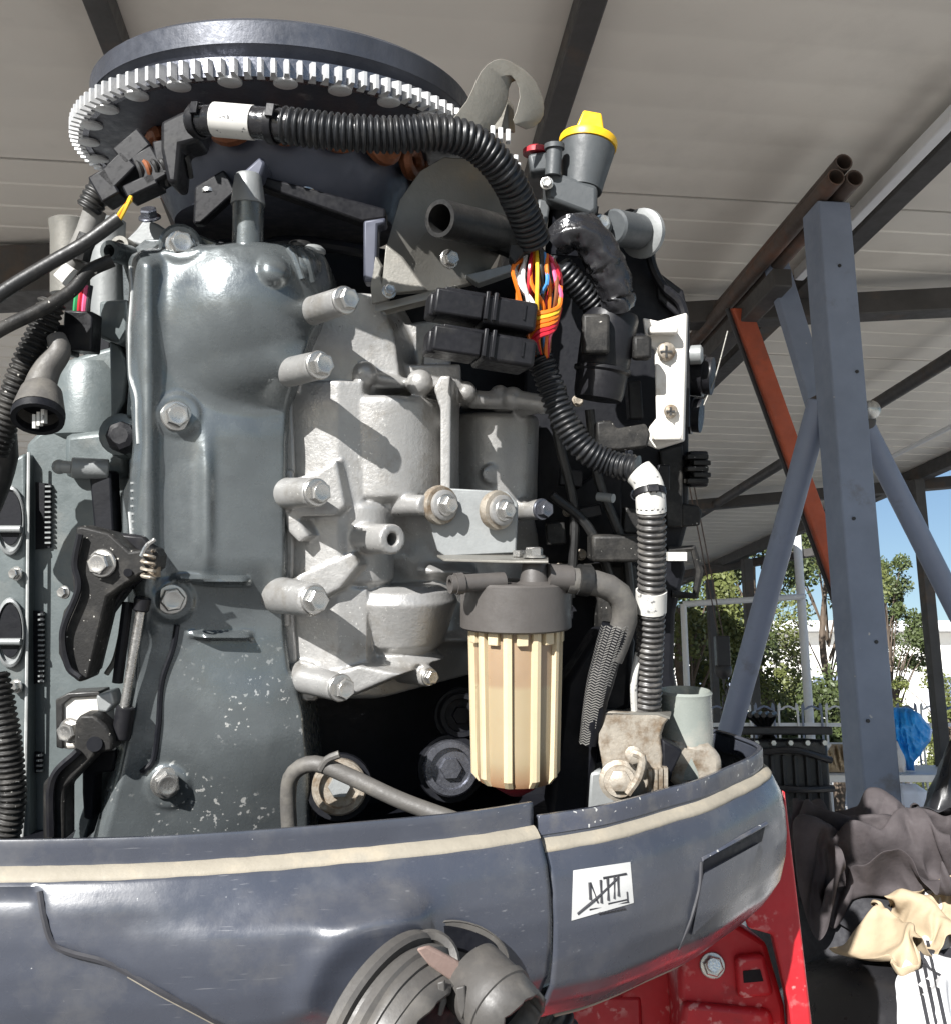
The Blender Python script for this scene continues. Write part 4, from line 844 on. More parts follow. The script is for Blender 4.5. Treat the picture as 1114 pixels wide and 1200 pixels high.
# right edge plugs seen past the bracket
for x, y, r, m in ((828, 440, .020, 'black_plastic'), (815, 486, .018, 'black_plastic')):
    o = MB(); o.rev(P(x-18, y, .96), V((1, -.4, -.1)), [(0, r), (.012, r*1.03), (.013, r*.9), (.02, r*.92)], 18); E(o, 'round_plug', m)
o = MB(); o.rev(P(808, 416, .93), V((1,-.3,0)), [(0, .009), (.01, .009), (.012, .006)], 14); E(o, 'nut', 'bracket_paint')
o = MB(); o.tube([P(852, 388, .95), P(838, 440, .95), P(824, 475, .95)], .0007, n=6); E(o, 'wire', 'plate_grey')
for i in range(5): E(MB().box(P(814+(i%2)*5, 536+i*7, .93), .010-.002*(i%2), .012, .0022), 'connector_fin', 'black_dusty', bev=.0008)
E(MB().box(P(815, 550, .945), .009, .012, .017), 'connector', 'black_plastic', bev=.002)
o = MB(); o.prism([P(x, y, .93) for x, y in ((772,528),(800,520),(800,618),(780,618),(776,560))], V((0, .02, 0))); E(o, 'bracket_arm', 'black_dusty', BKT, bev=.002)
o = MB(); o.prism([P(x, y, .93) for x, y in ((798,590),(818,592),(822,600),(820,616),(798,618))], V((0, .01, 0))); E(o, 'bracket_tab', 'black_dusty', BKT, bev=.002)
o = MB(); fr_ = [(782,645),(816,646),(814,698),(786,696)]; o.tube([P(x, y, .93) for x, y in fr_], .004, n=6, step=.02); E(o, 'wire_guide', 'black_dusty', BKT)
E(MB().box(P(792, 652, .925), .009, .004, .004), 'guide_label', 'white_tag', BKT)
o = MB(); o.prism([P(x, y, .92) for x, y in ((672,574),(700,552),(728,538),(728,690),(672,690))], V((0, .02, 0))); E(o, 'rear_plate', 'engine_black', BKT, bev=.002)
E(MB().box(P(724, 642, .88), .026, .02, .012), 'junction_box', 'black_dusty', bev=.003)
E(MB().cyl(P(700, 582, .88), P(718, 584, .87), .004), 'pin', 'bracket_paint')
o = MB(); o.prism([P(x, y, .90) for x, y in ((640,662),(745,660),(748,690),(740,760),(738,820),(700,830),(700,700),(660,690))], V((0, .04, 0))); E(o, 'support_arm', 'black_dusty', bev=.004)
# small fittings in the bay behind the relay
rb = random.Random(12)
for x, y, w, h, a, m_ in ((654, 470, 20, 34, 8, 'black_dusty'), (668, 560, 26, 20, -6, 'black_plastic'), (742, 470, 16, 44, 4, 'black_plastic'), (650, 625, 22, 26, 5, 'black_dusty'), (738, 610, 18, 30, -4, 'black_dusty'), (690, 600, 26, 14, 12, 'black_plastic'), (660, 700, 18, 30, 0, 'black_dusty'), (775, 560, 14, 30, 0, 'black_plastic')):
    cbox(x, y, .90, w, h, .02, a, m_, motor, 'bay_clip')
for i, (x, y) in enumerate(((650, 500), (676, 470), (736, 530), (664, 600), (744, 580), (680, 650), (700, 545), (655, 665))): bolt(BKT, P(x, y, .915), V((.2, -1, .05)), rb.uniform(.004, .0065), rb.random(), (BOLT_D, BOLT_R)[i % 2])
for pts in (((640, 440), (655, 520), (672, 600), (668, 700)), ((690, 480), (700, 560), (730, 640), (740, 720)), ((646, 580), (690, 620), (720, 700), (726, 790))):
    o = MB(); o.tube([P(x, y, .885 + .004*i) for i, (x, y) in enumerate(pts)], .0045, n=10); E(o, 'thin_hose', 'black_rubber')
# cowl latch bracket at the right of the tray
o = MB(); prof = [(702,838),(712,834),(770,838),(782,842),(776,850),(772,862),(775,885),(774,905),(764,925),(742,938),(726,930),(706,905),(700,870)]
o.prism([P(x, y, .80) for x, y in prof], V((.003, .006, 0))); LAT = E(o, 'latch_bracket', 'dirty_zinc', bev=.001)
o = MB(); o.prism([P(702,838,.80), P(770,838,.80), P(784,843,.80), P(786,836,.84), P(712,832,.84)], V((0, 0, .002))); E(o, 'bracket_lip', 'plate_grey', LAT)
o = MB(); o.rev(P(725, 914, .795), V((-.1,-1,.1)), [(0, .0165), (.004, .0165), (.006, .013), (.008, .0125)], 20); o.rev(P(725, 914, .788), V((-.1,-1,.1)), [(0, .009), (.006, .009), (.007, .007)], 6); E(o, 'latch_pivot', 'dirty_zinc', LAT)
o = MB(); o.tube([P(735, 930, .782), P(748, 910, .780), P(752, 888, .780), P(742, 882, .782)], .0035, n=8); E(o, 'spring_arm', 'dirty_zinc', LAT)
for i in range(4): E(MB().box(P(760+i*6, 918-i*1, .80), .0016, .006, .012), 'spring_fin', 'dirty_zinc', LAT)
o = MB(); o.rev(P(741, 884, .785), V((-.1,-1,.1)), [(0, .007), (.004, .007), (.005, .005)], 12); E(o, 'rivet', 'dirty_zinc', LAT)
o = MB(); o.prism([P(x, y, .83) for x, y in ((690,905),(712,902),(722,940),(722,958),(688,950))], V((0, .03, 0))); E(o, 'latch_base', 'bracket_paint', LAT, bev=.003)
o = MB(); o.rev(P(802, 905, .86), (0,0,1), [(0, .026), (.066, .0225), (.070, .0235), (.072, .0215), (.060, .019)], 28); E(o, 'reservoir_cup', 'clear_cup')
o = MB(); o.prism([P(x, y, .835) for x, y in ((778,870),(798,868),(830,872),(846,886),(848,915),(800,930),(784,915))], V((0, .03, 0))); E(o, 'mount_rubber', 'dirty_zinc', bev=.006)
o = MB(); o.prism([P(x, y, .80) for x, y in ((775,866),(800,880),(788,905),(785,918),(776,912))], V((0, .03, 0))); E(o, 'catch', 'engine_black', bev=.002)
# rods in the shadow left of the latch
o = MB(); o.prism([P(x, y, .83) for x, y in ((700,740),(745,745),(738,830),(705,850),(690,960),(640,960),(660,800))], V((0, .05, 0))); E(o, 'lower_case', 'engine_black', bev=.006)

# ------------------------------------------------------------ fuel filter
fz = lambda y, d=.80: P(605, y, d).z
FX, FY = P(604, 700, .80).x, .80
cup = MB(); zt, zb_ = fz(736), fz(914)
cup.rev(V((FX, FY, zb_)), (0,0,1), [(0, .020), (.001, .030), (.006, .0318), (.03, .0328), (zt-zb_-.004, .0345), (zt-zb_, .0345)], 48)
CUP = E(cup, 'fuel_filter', 'filter_cup', ang=40, label='amber ribbed fuel filter cup half full of fuel')
for i in range(10):
    a = 6.28318*i/10 + .10; u = V((math.cos(a), math.sin(a), 0)); w = V((-u.y, u.x, 0)); o = MB(); c = V((FX, FY, 0))
    o.loft([[c + V((0,0,z)) + u*r + w*s for r, s in ((.028, -.0036), (ro, -.0033), (ro+.0008, 0), (ro, .0033), (.028, .0036))] for z, ro in ((zb_+.001, .0305), (zb_+.007, .0355), (zt-.006, .0380), (zt, .0380))]); E(o, 'rib', 'filter_rib', CUP, ang=20)
    a += 6.28318/20; u = V((math.cos(a), math.sin(a), 0)); w = V((-u.y, u.x, 0))
    E(MB().box(c + u*.036 + V((0,0,zt-.005)), .0028, .0045, .005, (u, w, V((0,0,1)))), 'crown_tooth', 'filter_rib', CUP, bev=.0008)
o = MB(); o.rev(V((FX, FY, zt)), (0,0,1), [(0, .0430), (.0015, .0450), (.036, .0446), (.0378, .0430), (.0380, .012)], 56); FCAP = E(o, 'filter_head', 'filter_cap', CUP, ang=22)
o = MB(); zc_ = zt+.039; o.rev(V((FX+.0135, FY-.024, zc_-.002)), (0,0,1), [(0, .016), (.003, .0115), (.017, .0092), (.0185, .0085)], 22); E(o, 'head_stem', 'filter_cap', CUP)
inst(BOLT, 'bolt', CUP, V((FX+.0135, FY-.024, zc_+.0195)) - EB, (0,0,1), .0088, .2)
o = MB(); o.prism([P(538, 690, .79), P(552, 686, .775), P(556, 730, .775), P(541, 738, .79)], V((.01, .03, 0))); E(o, 'head_ear', 'filter_cap', CUP, bev=.002)
o = MB(); o.pipe(P(590, 681, .775), P(527, 685, .758), .0072, .0042); o.rev(P(536, 684, .760), P(527, 685, .758)-P(590, 681, .775), [(-.004, .0085), (.002, .0085)], 18); E(o, 'inlet_pipe', 'filter_cap', CUP)
o = MB(); o.tube([P(640, 676, .775), P(668, 678, .78)], .0105, n=14); E(o, 'outlet_pipe', 'filter_cap', CUP)
o = MB(); o.rev(V((FX, FY, zb_-.012)), (0,0,1), [(0, .006), (.006, .016), (.012, .022)], 20); E(o, 'drain', 'red_plastic', CUP)
# bracket carrying the filter
o = MB(); o.prism([P(x, y, .808) for x, y in ((500,600),(505,582),(520,572),(560,574),(594,576),(606,590),(604,648),(521,652),(512,645),(506,625))], V((.001, .003, 0))); FBR = E(o, 'filter_bracket', 'bracket_paint', bev=.001)
o = MB(); o.prism([P(512, 650, .808), P(606, 650, .808), P(642, 653, .79), P(642, 657, .755), P(600, 657, .765), P(520, 655, .795)], V((0, 0, -.0022))); E(o, 'bracket_foot', 'plate_grey', FBR, bev=.0006)
o = MB(); o.cyl(P(608, 652, .79), P(608, 645, .79), .006, n=6); E(o, 'nut', 'zinc', FBR)
for x, y, d in ((517, 592, .800), (584, 598, .800)):
    c = P(x, y, d)
    o = MB(); o.rev(c - A_*.006, A_, [(0, .0155), (.004, .0165), (.008, .0155), (.0085, .013)], 26); E(o, 'rubber_grommet', 'dirty_zinc', FBR)
    o = MB(); o.rev(c + A_*.003, A_, [(0, .0125), (.003, .0125), (.004, .011)], 24); E(o, 'washer', 'housing_paint', FBR)
    bolt(FBR, c + A_*.006, A_, .0092, .4)
# fuel hose with braided sleeve
o = MB(); o.tube([P(664, 680, .78), P(700, 684, .785), P(724, 696, .79), P(732, 720, .795), P(724, 748, .80), P(714, 772, .80)], .0105, n=14); FH = E(o, 'fuel_hose', 'grey_rubber')
o = MB(); o.tube([P(676, 679, .78), P(690, 681, .782)], .0125, n=16); E(o, 'hose_clip', 'black_rubber', FH)
ps = spline([P(722, 734, .798), P(712, 765, .80), P(700, 810, .80), P(690, 870, .81)], .0022)
o = MB(); o.sweep(ps, lambda t: .0125 - .004*t + .0004*math.sin(t*300), 14); E(o, 'braided_sleeve', 'engine_black', FH)
for i in range(0, len(ps)-2, 2):                     # herringbone yarns on the sunlit side
    pass
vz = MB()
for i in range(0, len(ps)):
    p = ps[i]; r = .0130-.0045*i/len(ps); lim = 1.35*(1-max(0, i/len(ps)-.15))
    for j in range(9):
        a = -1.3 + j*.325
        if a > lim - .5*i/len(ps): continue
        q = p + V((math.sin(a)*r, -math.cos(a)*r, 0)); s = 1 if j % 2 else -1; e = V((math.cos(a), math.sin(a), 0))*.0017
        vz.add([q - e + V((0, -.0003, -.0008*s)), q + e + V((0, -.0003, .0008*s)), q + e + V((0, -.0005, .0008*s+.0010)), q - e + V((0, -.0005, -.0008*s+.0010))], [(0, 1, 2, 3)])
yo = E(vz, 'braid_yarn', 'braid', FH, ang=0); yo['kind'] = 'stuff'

# ------------------------------------------------------------ left side of the block
o = MB(); o.prism([P(x, y, .835) for x, y in ((30,520),(45,506),(70,500),(80,420),(150,400),(165,980),(24,985))], V((0, .06, 0))); BLK = E(o, 'block_side', 'block_paint', bev=.004)
o = MB(); o.rev(P(112, 516, .86), (0,0,1), [(0, .030), (.004, .036), (.055, .036), (.066, .030)], 32); E(o, 'cylinder_bulge', 'block_paint', BLK)
o = MB(); o.prism([P(74, 508, .82), P(150, 500, .82), P(150, 560, .82), P(74, 560, .82)], V((0, .03, 0))); E(o, 'block_shelf', 'block_paint', BLK, bev=.006)
for y0, y1, x0 in ((565, 642, 42), (715, 800, 34), (880, 905, 32)):
    o = MB(); o.prism([P(x0, y0, .832), P(x0+18, y0+2, .832), P(x0+17, y1, .832), P(x0, y1+2, .832)], V((0, .002, 0))); sl_ = E(o, 'slot', 'engine_black', BLK)
    for q_ in range(int((y1-y0)/6)): E(MB().box(P(x0+15, y0+5+q_*6, .831), .0024, .0015, .0007), 'slot_tooth', 'bracket_paint', BLK)
o = MB(); o.prism([P(x, y, .82) for x, y in ((-40,545),(10,540),(30,530),(34,985),(-40,985))], V((0, .05, 0))); FLG = E(o, 'intake_flange', 'block_paint', bev=.003)
for y in (610, 742):
    o = MB(); o.loft([[P(12 + math.cos(6.283*j/28)*17*s, y + math.sin(6.283*j/28)*40*s, .8195-h) for j in range(28)] for h, s in ((0, 1.05), (.005, 1.), (.006, .92), (.002, .84))]); PRT = E(o, 'intake_port', 'bracket_paint', FLG)
    o = MB(); o.loft([[P(12 + math.cos(6.283*j/28)*17*s, y - 3 + math.sin(6.283*j/28)*40*s, .8175-h) for j in range(28)] for h, s in ((0, .80), (.0025, .78))]); E(o, 'port_bore', 'engine_black', FLG)
    E(MB().cyl(P(-4, y+10, .812), P(25, y+10, .812), .0030, n=12), 'port_bar', 'bracket_paint', FLG)
    bolt(FLG, P(20, y+62, .815), V((-.3,-.9,0)), .006)
o = MB(); o.tube([P(34, 530, .818), P(33, 640, .818), P(32, 760, .818), P(30, 900, .818), P(26, 985, .818)], .0013, n=6); E(o, 'gasket_edge', 'gasket', FLG)
# spark plug cap / tube at the top left
o = MB(); o.rev(P(84, 345, .84), (0,0,1), [(0, .017), (.05, .017), (.062, .0185), (.064, .015)], 26); E(o, 'oil_tube', 'plate_grey')
o = MB(); o.rev(P(126, 375, .82), (0,0,1), [(0, .013), (.05, .0135), (.082, .015), (.084, .012)], 24); E(o, 'oil_tube', 'bracket_paint')
o = MB(); o.pipe(P(152, 300, .80), P(128, 294, .775), .0085, .005); E(o, 'pipe_stub', 'case_paint_clean')
o = MB(); o.pipe(P(156, 296, .82), P(140, 288, .80), .0085, .005); E(o, 'pipe_stub', 'plate_grey')
o = MB(); o.prism([P(x, y, .81) for x, y in ((146,282),(160,268),(170,255),(185,262),(200,272),(196,285),(170,290))], V((0, .03, 0))); E(o, 'corner_bracket', 'bracket_paint', bev=.002)
bolt(motor, P(176, 256, .80), V((0,-.6,.8)), .009, .3, BOLT_D)
# black connectors and loom at the left
for x, y, w, h in ((97, 390, 34, 46), (98, 376, 26, 18), (80, 400, 18, 34)): cbox(x, y, .77, w, h, .02, -3, 'black_plastic', motor, 'connector')
for i, cn in enumerate(('wire_green', 'wire_red', 'wire_pink', 'wire_black')):
    o = MB(); x = 88+i*5; o.tube([P(x, 372, .77), P(x+1, 355, .768), P(x+4, 335, .77)], .0018, n=6); E(o, 'wire', cn)
o = MB(); o.conduit([P(62, 352, .745), P(52, 380, .745), P(34, 418, .742), P(20, 452, .742), P(8, 490, .745), P(-6, 530, .75)], .0105, .0042, .0018, 14); E(o, 'corrugated_conduit', 'black_dusty', ang=60)
o = MB(); o.tube([P(66, 395, .738), P(70, 412, .735), P(56, 432, .733), P(48, 452, .73), P(47, 462, .73)], [.007, .012], n=14, step=.003); BOOT = E(o, 'connector_boot', 'grey_rubber')
o = MB(); ax = (P(44, 492, .712)-P(50, 452, .73)).normalized(); o.rev(P(50, 452, .73), ax, [(0, .010), (.006, .0145), (.016, .0165), (.026, .0185), (.026, .0155), (.012, .0145), (.012, .0001)], 24); E(o, 'connector_shell', 'grey_rubber', BOOT)
o = MB(); o.rev(P(47, 470, .7215), ax, [(0, .0150), (.0012, .0150)], 20); o.rev(P(45, 488, .714), ax, [(-.003, .0185), (.003, .0182), (.003, .0145), (-.003, .0145)], 22, caps=False); E(o, 'connector_socket', 'engine_black', BOOT)
for i in range(3): E(MB().box(P(42+i*5, 494-i*3, .712), .0011, .003, .005), 'terminal', 'white_tag', BOOT)
for y, d, m in ((560, .77, 'black_dusty'), (600, .79, 'black_plastic')): pass
o = MB(); o.tube([P(-10, 500, .76), P(4, 520, .762), P(-4, 560, .77), P(-20, 600, .77)], .012, n=12); E(o, 'cable', 'black_rubber')
o = MB(); o.conduit([P(-6, 790, .72), P(6, 850, .715), P(12, 900, .715), P(14, 940, .715), P(6, 985, .715)], .0105, .0042, .0018, 14); E(o, 'corrugated_conduit', 'black_dusty', ang=60)
# grey stud and arm below the plug
o = MB(); o.cyl(P(84, 548, .79), P(128, 550, .80), .0085, bev=.001); o.cyl(P(74, 547, .79), P(86, 548, .79), .0052); o.ball(P(70, 547, .79), .006); E(o, 'throttle_stud', 'bracket_paint')
o = MB(); o.prism([P(x, y, .795) for x, y in ((104,555),(112,548),(130,552),(134,620),(128,640),(112,640))], V((0, .02, 0))); E(o, 'arm', 'engine_black', bev=.002)
# throttle linkage
o = MB(); o.prism([P(x, y, .715) for x, y in ((88,618),(96,616),(128,624),(152,646),(180,642),(186,652),(184,668),(164,674),(140,690),(126,700),(104,796),(92,800),(78,788),(68,766),(68,742),(74,716),(86,700),(84,672),(90,640))], V((0, .022, 0))); LNK = E(o, 'throttle_lever', 'black_dusty', bev=.002)
o = MB(); o.prism([P(x, y, .735) for x, y in ((128,624),(168,628),(186,650),(184,670),(150,690),(128,720),(112,786),(100,798))], V((0, .016, 0))); E(o, 'lever_back', 'black_plastic', LNK, bev=.002)
bolt(LNK, P(121, 660, .715), V((-.1,-1,0)), .0105, .3); bolt(LNK, P(76, 694, .72), V((-.3,-1,0)), .005)
E(MB().cyl(P(150, 671, .7155), P(150, 671, .712), .003), 'pivot_hole', 'engine_black', LNK)
o = MB(); o.tube([P(94, 626, .71), P(88, 660, .71), P(92, 690, .71), P(74, 740, .71), P(80, 780, .71), P(94, 794, .71)], .0025, n=6); E(o, 'lever_rim', 'black_plastic', LNK)
sp2 = MB(); sp2.tube([P(174+math.cos(k*1.2)*8, 645+k*1.6, .712+math.sin(k*1.2)*.005) for k in range(22)], .0012, n=5, step=.002); E(sp2, 'spring', 'dirty_zinc', LNK)
o = MB(); o.tube([P(166, 652, .708), P(172, 640, .708), P(182, 632, .708)], .0016, n=6); E(o, 'spring_end', 'zinc', LNK)
o = MB(); o.cyl(P(180, 664, .72), P(180, 676, .72), .0052); E(o, 'roller', 'dirty_zinc', LNK)
o = MB(); o.cyl(P(166, 712, .735), P(146, 830, .735), .0036, n=12); ROD = E(o, 'link_rod', 'zinc')
o = MB(); o.cyl(P(150, 706, .742), P(138, 800, .742), .004, n=10); E(o, 'link_rod', 'engine_black')
o = MB(); o.cyl(P(148, 828, .735), P(142, 866, .735), .0072, bev=.001); E(o, 'rod_end', 'black_plastic', ROD)
o = MB(); o.cyl(P(168, 700, .735), P(165, 716, .735), .0062, bev=.001); E(o, 'rod_end', 'black_plastic', ROD)
# lower lever and mount
o = MB(); o.prism([P(x, y, .745) for x, y in ((66,822),(76,814),(118,812),(126,820),(124,876),(74,880),(66,868))], V((0, .02, 0))); LM = E(o, 'lever_mount', 'holder_white', bev=.004)
o = MB(); o.prism([P(x, y, .742) for x, y in ((65,820),(80,812),(118,810),(118,816),(84,818),(74,826),(74,878),(66,876))], V((0, .02, 0))); E(o, 'mount_gasket', 'black_rubber', LM, bev=.001)
o = MB(); o.prism([P(x, y, .72) for x, y in ((88,846),(94,838),(110,838),(124,850),(132,866),(132,880),(112,884),(108,890),(76,924),(76,985),(50,985),(50,918),(86,880))], V((0, .02, 0))); LL = E(o, 'shift_lever', 'black_dusty', bev=.002)
o = MB(); o.tube([P(92, 880, .716), P(62, 914, .716), P(60, 980, .716)], .003, n=6); E(o, 'lever_rib', 'black_plastic', LL)
E(MB().cyl(P(111, 872, .7205), P(111, 872, .716), .0055), 'pivot_hole', 'engine_black', LL)
bolt(LM, P(84, 856, .735), V((-.2,-1,0)), .0095)
o = MB(); o.prism([P(x, y, .75) for x, y in ((96,880),(136,880),(134,904),(110,908),(108,962),(98,960),(96,930))], V((0, .02, 0))); E(o, 'lever_guard', 'engine_black', LL, bev=.002)
o = MB(); o.prism([P(112, 815, .735), P(130, 810, .735), P(134, 825, .735), P(126, 836, .735), P(114, 834, .735)], V((0, .02, 0))); E(o, 'stop', 'bracket_paint', LM, bev=.002)
o = MB(); o.tube([P(125, 790, .75), P(136, 770, .75), P(146, 725, .75)], .0022, n=6); E(o, 'bowden_wire', 'plate_grey', LM)
# chipped seam plate at the foot of the cover
o = MB(); o.prism([P(x, y, .775) for x, y in ((112,905),(124,905),(100,985),(84,985))], V((0, .02, 0))); E(o, 'foot_flange', 'block_paint', bev=.002)
# cast shadow of the link rod, laid on the cover as a black tube
o = MB(); pts = [ray(CB, x, y, .001, .78) for x, y in ((208, 732), (203, 760), (190, 800), (186, 850), (180, 890), (166, 905))]; o.tube(pts, .0022, n=6); E(o, 'rod_shadow', 'engine_black', COVER)

# ------------------------------------------------------------ dark bay below the housing
for x, y, d, r in ((398, 922, .79, .022), (528, 900, .85, .024), (540, 838, .87, .02)):
    ax = V((.15, -1, .15)); o = MB(); o.rev(P(x, y, d), ax, [(-.012, r), (.004, r), (.006, r*.93), (.006, r*.74), (.001, r*.70), (.001, r*.01)], 30); GR = E(o, 'bay_plug', ('dirty_zinc', 'bolt_dark', 'engine_black')[(398, 528, 540).index(x)])
    o = MB(); o.rev(P(x, y, d-.001), ax, [(0, r*.42), (.006, r*.38)], 6); E(o, 'plug_hex', ('bracket_paint', 'bolt_dark', 'engine_black')[(398, 528, 540).index(x)], GR)
    o = MB(); o.rev(P(x, y, d+.012), ax, [(0, r*1.25), (.004, r*1.2)], 28); E(o, 'plug_seal', 'engine_black', GR)
o = MB(); o.tube([P(340, 985, .75), P(338, 930, .745), P(345, 905, .74), P(370, 895, .735), P(410, 910, .73), P(470, 938, .72), P(535, 962, .71)], .0062, n=12); DR = E(o, 'drain_hose', 'grey_rubber')
o = MB(); o.tube([P(376, 902, .73), P(384, 890, .728), P(398, 884, .728)], .003, n=8); E(o, 'hose_tail', 'grey_rubber', DR)
# ------------------------------------------------------------ lower cowl
def XY(px, d): return V(((px-CX)/F*d, d, 0))
LZ, RZ = -.207, -.2165
planL = [XY(-330,.70), XY(-260,.655), XY(-160,.628), XY(-60,.620), XY(0,.6195), XY(100,.622), XY(200,.6276), XY(300,.638), XY(400,.6515), XY(500,.668), XY(560,.681), XY(624,.701)]
planR = [XY(631,.7005), XY(660,.709), XY(700,.722), XY(740,.742), XY(780,.768), XY(820,.795), XY(855,.835), XY(880,.868), V((.263,.905,0)), V((.258,.94,0)), V((.235,.985,0)), V((.17,1.05,0)), V((.05,1.11,0)), V((-.15,1.13,0))]
PROF = [(-.0045,-.001),(-.0030,0),(-.0005,0),(.0002,-.0015),(.0008,-.0175),(.0015,-.0190),(.0085,-.0215),(.0105,-.0222),(.0125,-.0245),(.0195,-.038),(.0235,-.055),(.0250,-.075),(.0240,-.095),(.0200,-.115),(.0100,-.132),(-.0060,-.149),(-.030,-.163),(-.058,-.172),(-.09,-.177)]
def proj(p): return CX + F*p.x/p.y, CY - F*p.z/p.y
SEAM = [(1040,44),(1075,52),(1105,62),(1116,82),(1126,120),(1140,150),(1163,190),(1184,230),(1208,275),(1260,380)]
def pod(px, py):                     # swelling into the cable opening, and the step down to the next moulding at the seam
    return swell(px, py) - (.0045*(1-sst(-5, 4, px - lerpt(SEAM, py)[0])) if py > 1042 else 0.)
def swell(px, py):
    if px < 60 or px > 560: return 0.
    t = max(0., min(1., (px-90)/385)); top = 1122 - 64*t**.7
    k = sst(top-34, top+30, py)*(1-sst(455, 545, px)); h = .024*t**1.3*k
    rr = math.hypot((px-478)*1.0, py-1200)
    return h + .005*math.exp(-((rr-122)/20)**2)*(px < 500)*(py < 1190)
def cowl(plan, z0, push, podded, ends=(0,0), step=.004):
    ps = spline(plan, step); rows = []; n = len(ps)
    for k, (off, dz) in enumerate(PROF):
        row = []
        for i, p in enumerate(ps):
            t = (ps[min(i+1, n-1)]-ps[max(0, i-1)]).normalized(); N = V((t.y, -t.x, 0))
            o = off + (push if k > 5 else 0)
            q = p + N*o + V((0, 0, z0+dz))
            row.append(q)
        rows.append(row)
    # denser rows for the body
    out = []
    for a, b in zip(rows, rows[1:]):
        L = (a[0]-b[0]).length; m = max(1, int(L/.004))
        for q in range(m): out.append([x.lerp(y, q/m) for x, y in zip(a, b)])
    out.append(rows[-1])
    if podded:
        for r in out:
            for i, q in enumerate(r):
                px, py = proj(q); h = pod(px, py)
                if h: q -= P(px, py, 1).normalized()*h
    return out, rows, ps
gl, rl, psl = cowl(planL, LZ, .0, True)
gr, rr_, psr = cowl(planR, RZ, -.003, False)
def nrows(g, z): return next(i for i, r in enumerate(g) if r[-1].z < z - .0185)
il, ir = nrows(gl, LZ), nrows(gr, RZ)
LC = MB(); LC.grid(gl); LCO = E(LC, 'cowl_panel', 'cowl_paint', ang=50, label='blue grey cowl panel with flared cable opening')
md = LCO.modifiers.new('solid', 'SOLIDIFY'); md.thickness = .0025; md.offset = 1
RC = MB(); RC.grid(gr); RCO = E(RC, 'cowl_panel', 'cowl_paint', ang=50, label='blue grey cowl panel with scratched white sticker')
md = RCO.modifiers.new('solid', 'SOLIDIFY'); md.thickness = .0025; md.offset = 1
LB, RB_ = bvh_of(LCO), bvh_of(RCO)
# dusty upright lip faces and the cream seal
for g_, z0, par, lm in ((gl, LZ, LCO, 'cowl_paint'), (gr, RZ, RCO, 'cowl_dusty')):
    n = len(g_[0]); lip = [r for r in g_ if r[0].z > z0 - .0172]
    def outw(r, k):
        res = []
        for i, p in enumerate(r):
            t = (r[min(i+1, n-1)]-r[max(0, i-1)]); t.z = 0; t.normalize(); res.append(p + V((t.y, -t.x, 0))*k)
        return res
    if lm == 'cowl_dusty': b = MB(); b.grid([outw(r, .0007) for r in lip[2:]]); E(b, 'lip_face', lm, par, ang=60)
    ps_ = psl if par is LCO else psr; b = MB(); rows = []
    for off, dz in ((.0008,-.0160),(.0028,-.0162),(.0065,-.0180),(.0095,-.0202),(.0110,-.0220),(.0106,-.0236)):
        row = []
        for i, p in enumerate(ps_):
            t = (ps_[min(i+1, n-1)]-ps_[max(0, i-1)]).normalized(); row.append(p + V((t.y, -t.x, 0))*(off + (0 if par is LCO else -.002) + .0006*nz(i*.2)) + V((0,0,z0+dz+.0004*nz(i*.3, off*300))))
        rows.append(row)
    b.grid(rows); E(b, 'edge_seal', 'cream_seal', par, ang=60)
# bottom trim bead
b = MB(); b.tube([q.lerp(q2, .5) for q, q2 in zip(rr_[15][6::6], rr_[16][6::6])], .0022, n=6, step=.006); E(b, 'bottom_bead', 'cream_seal', RCO)
# tray floor
fl = MB(); pts = [p + V((0, 0, -.27)) for p in spline(planL, .03)] + [p + V((0, 0, -.27)) for p in spline(planR, .03)]
fl.prism(pts, (0, 0, -.004)); E(fl, 'tray_floor', 'engine_black')
# step in the lip at the left, and moulding lines
def onL(px, py, l=.0): return ray(LB, px, py, l)
def onR(px, py, l=.0): return ray(RB_, px, py, l)
def strip(fn, pts, r, name, m, par, l=.0003):
    q = [fn(x, y, l) for x, y in pts]; q = [p for p in q if p]
    if len(q) > 1: o = MB(); o.tube(q, r, n=6, step=.003); E(o, name, m, par)
strip(onL, [(47,1045),(52,1075),(62,1105),(82,1116),(120,1126),(150,1140),(190,1163),(230,1184),(275,1208)], .0020, 'seam_line', 'ink', LCO, .0012)
strip(onL, [(150,1144),(190,1167),(230,1188),(275,1212)], .0009, 'seam_dirt', 'cream_seal', LCO, .0006)
# conforming raised patches
def patch(fn, corners, name, m, par, lift=.002, nu=10, nv=10, bev=0.):
    (ax_, ay), (bx_, by), (cx_, cy), (dx_, dy) = corners; rows = []
    for i in range(nv+1):
        v = i/nv; row = []
        for j in range(nu+1):
            u = j/nu; x = (ax_*(1-u)+bx_*u)*(1-v) + (dx_*(1-u)+cx_*u)*v; y = (ay*(1-u)+by*u)*(1-v) + (dy*(1-u)+cy*u)*v
            p = fn(x, y, lift); row.append(p)
        rows.append(row)
    if any(p is None for r in rows for p in r): print('PATCH MISS', name); return None
    o = MB(); o.grid(rows); back = [[p + P(*proj(p), 1).normalized()*lift*.9 for p in r] for r in rows]
    ed = lambda g: g[0] + [r[-1] for r in g[1:]] + g[-1][::-1][1:] + [r[0] for r in g[::-1][1:-1]]
    e0, e1 = ed(rows), ed(back); n = len(e0); o.add(e0+e1, [(i, (i+1) % n, (i+1) % n+n, i+n) for i in range(n)])
    return E(o, name, m, par, ang=40)
ST = patch(onR, ((671,1020),(738,1010),(742,1058),(669,1079)), 'sticker', 'sticker_white', RCO, .0007)
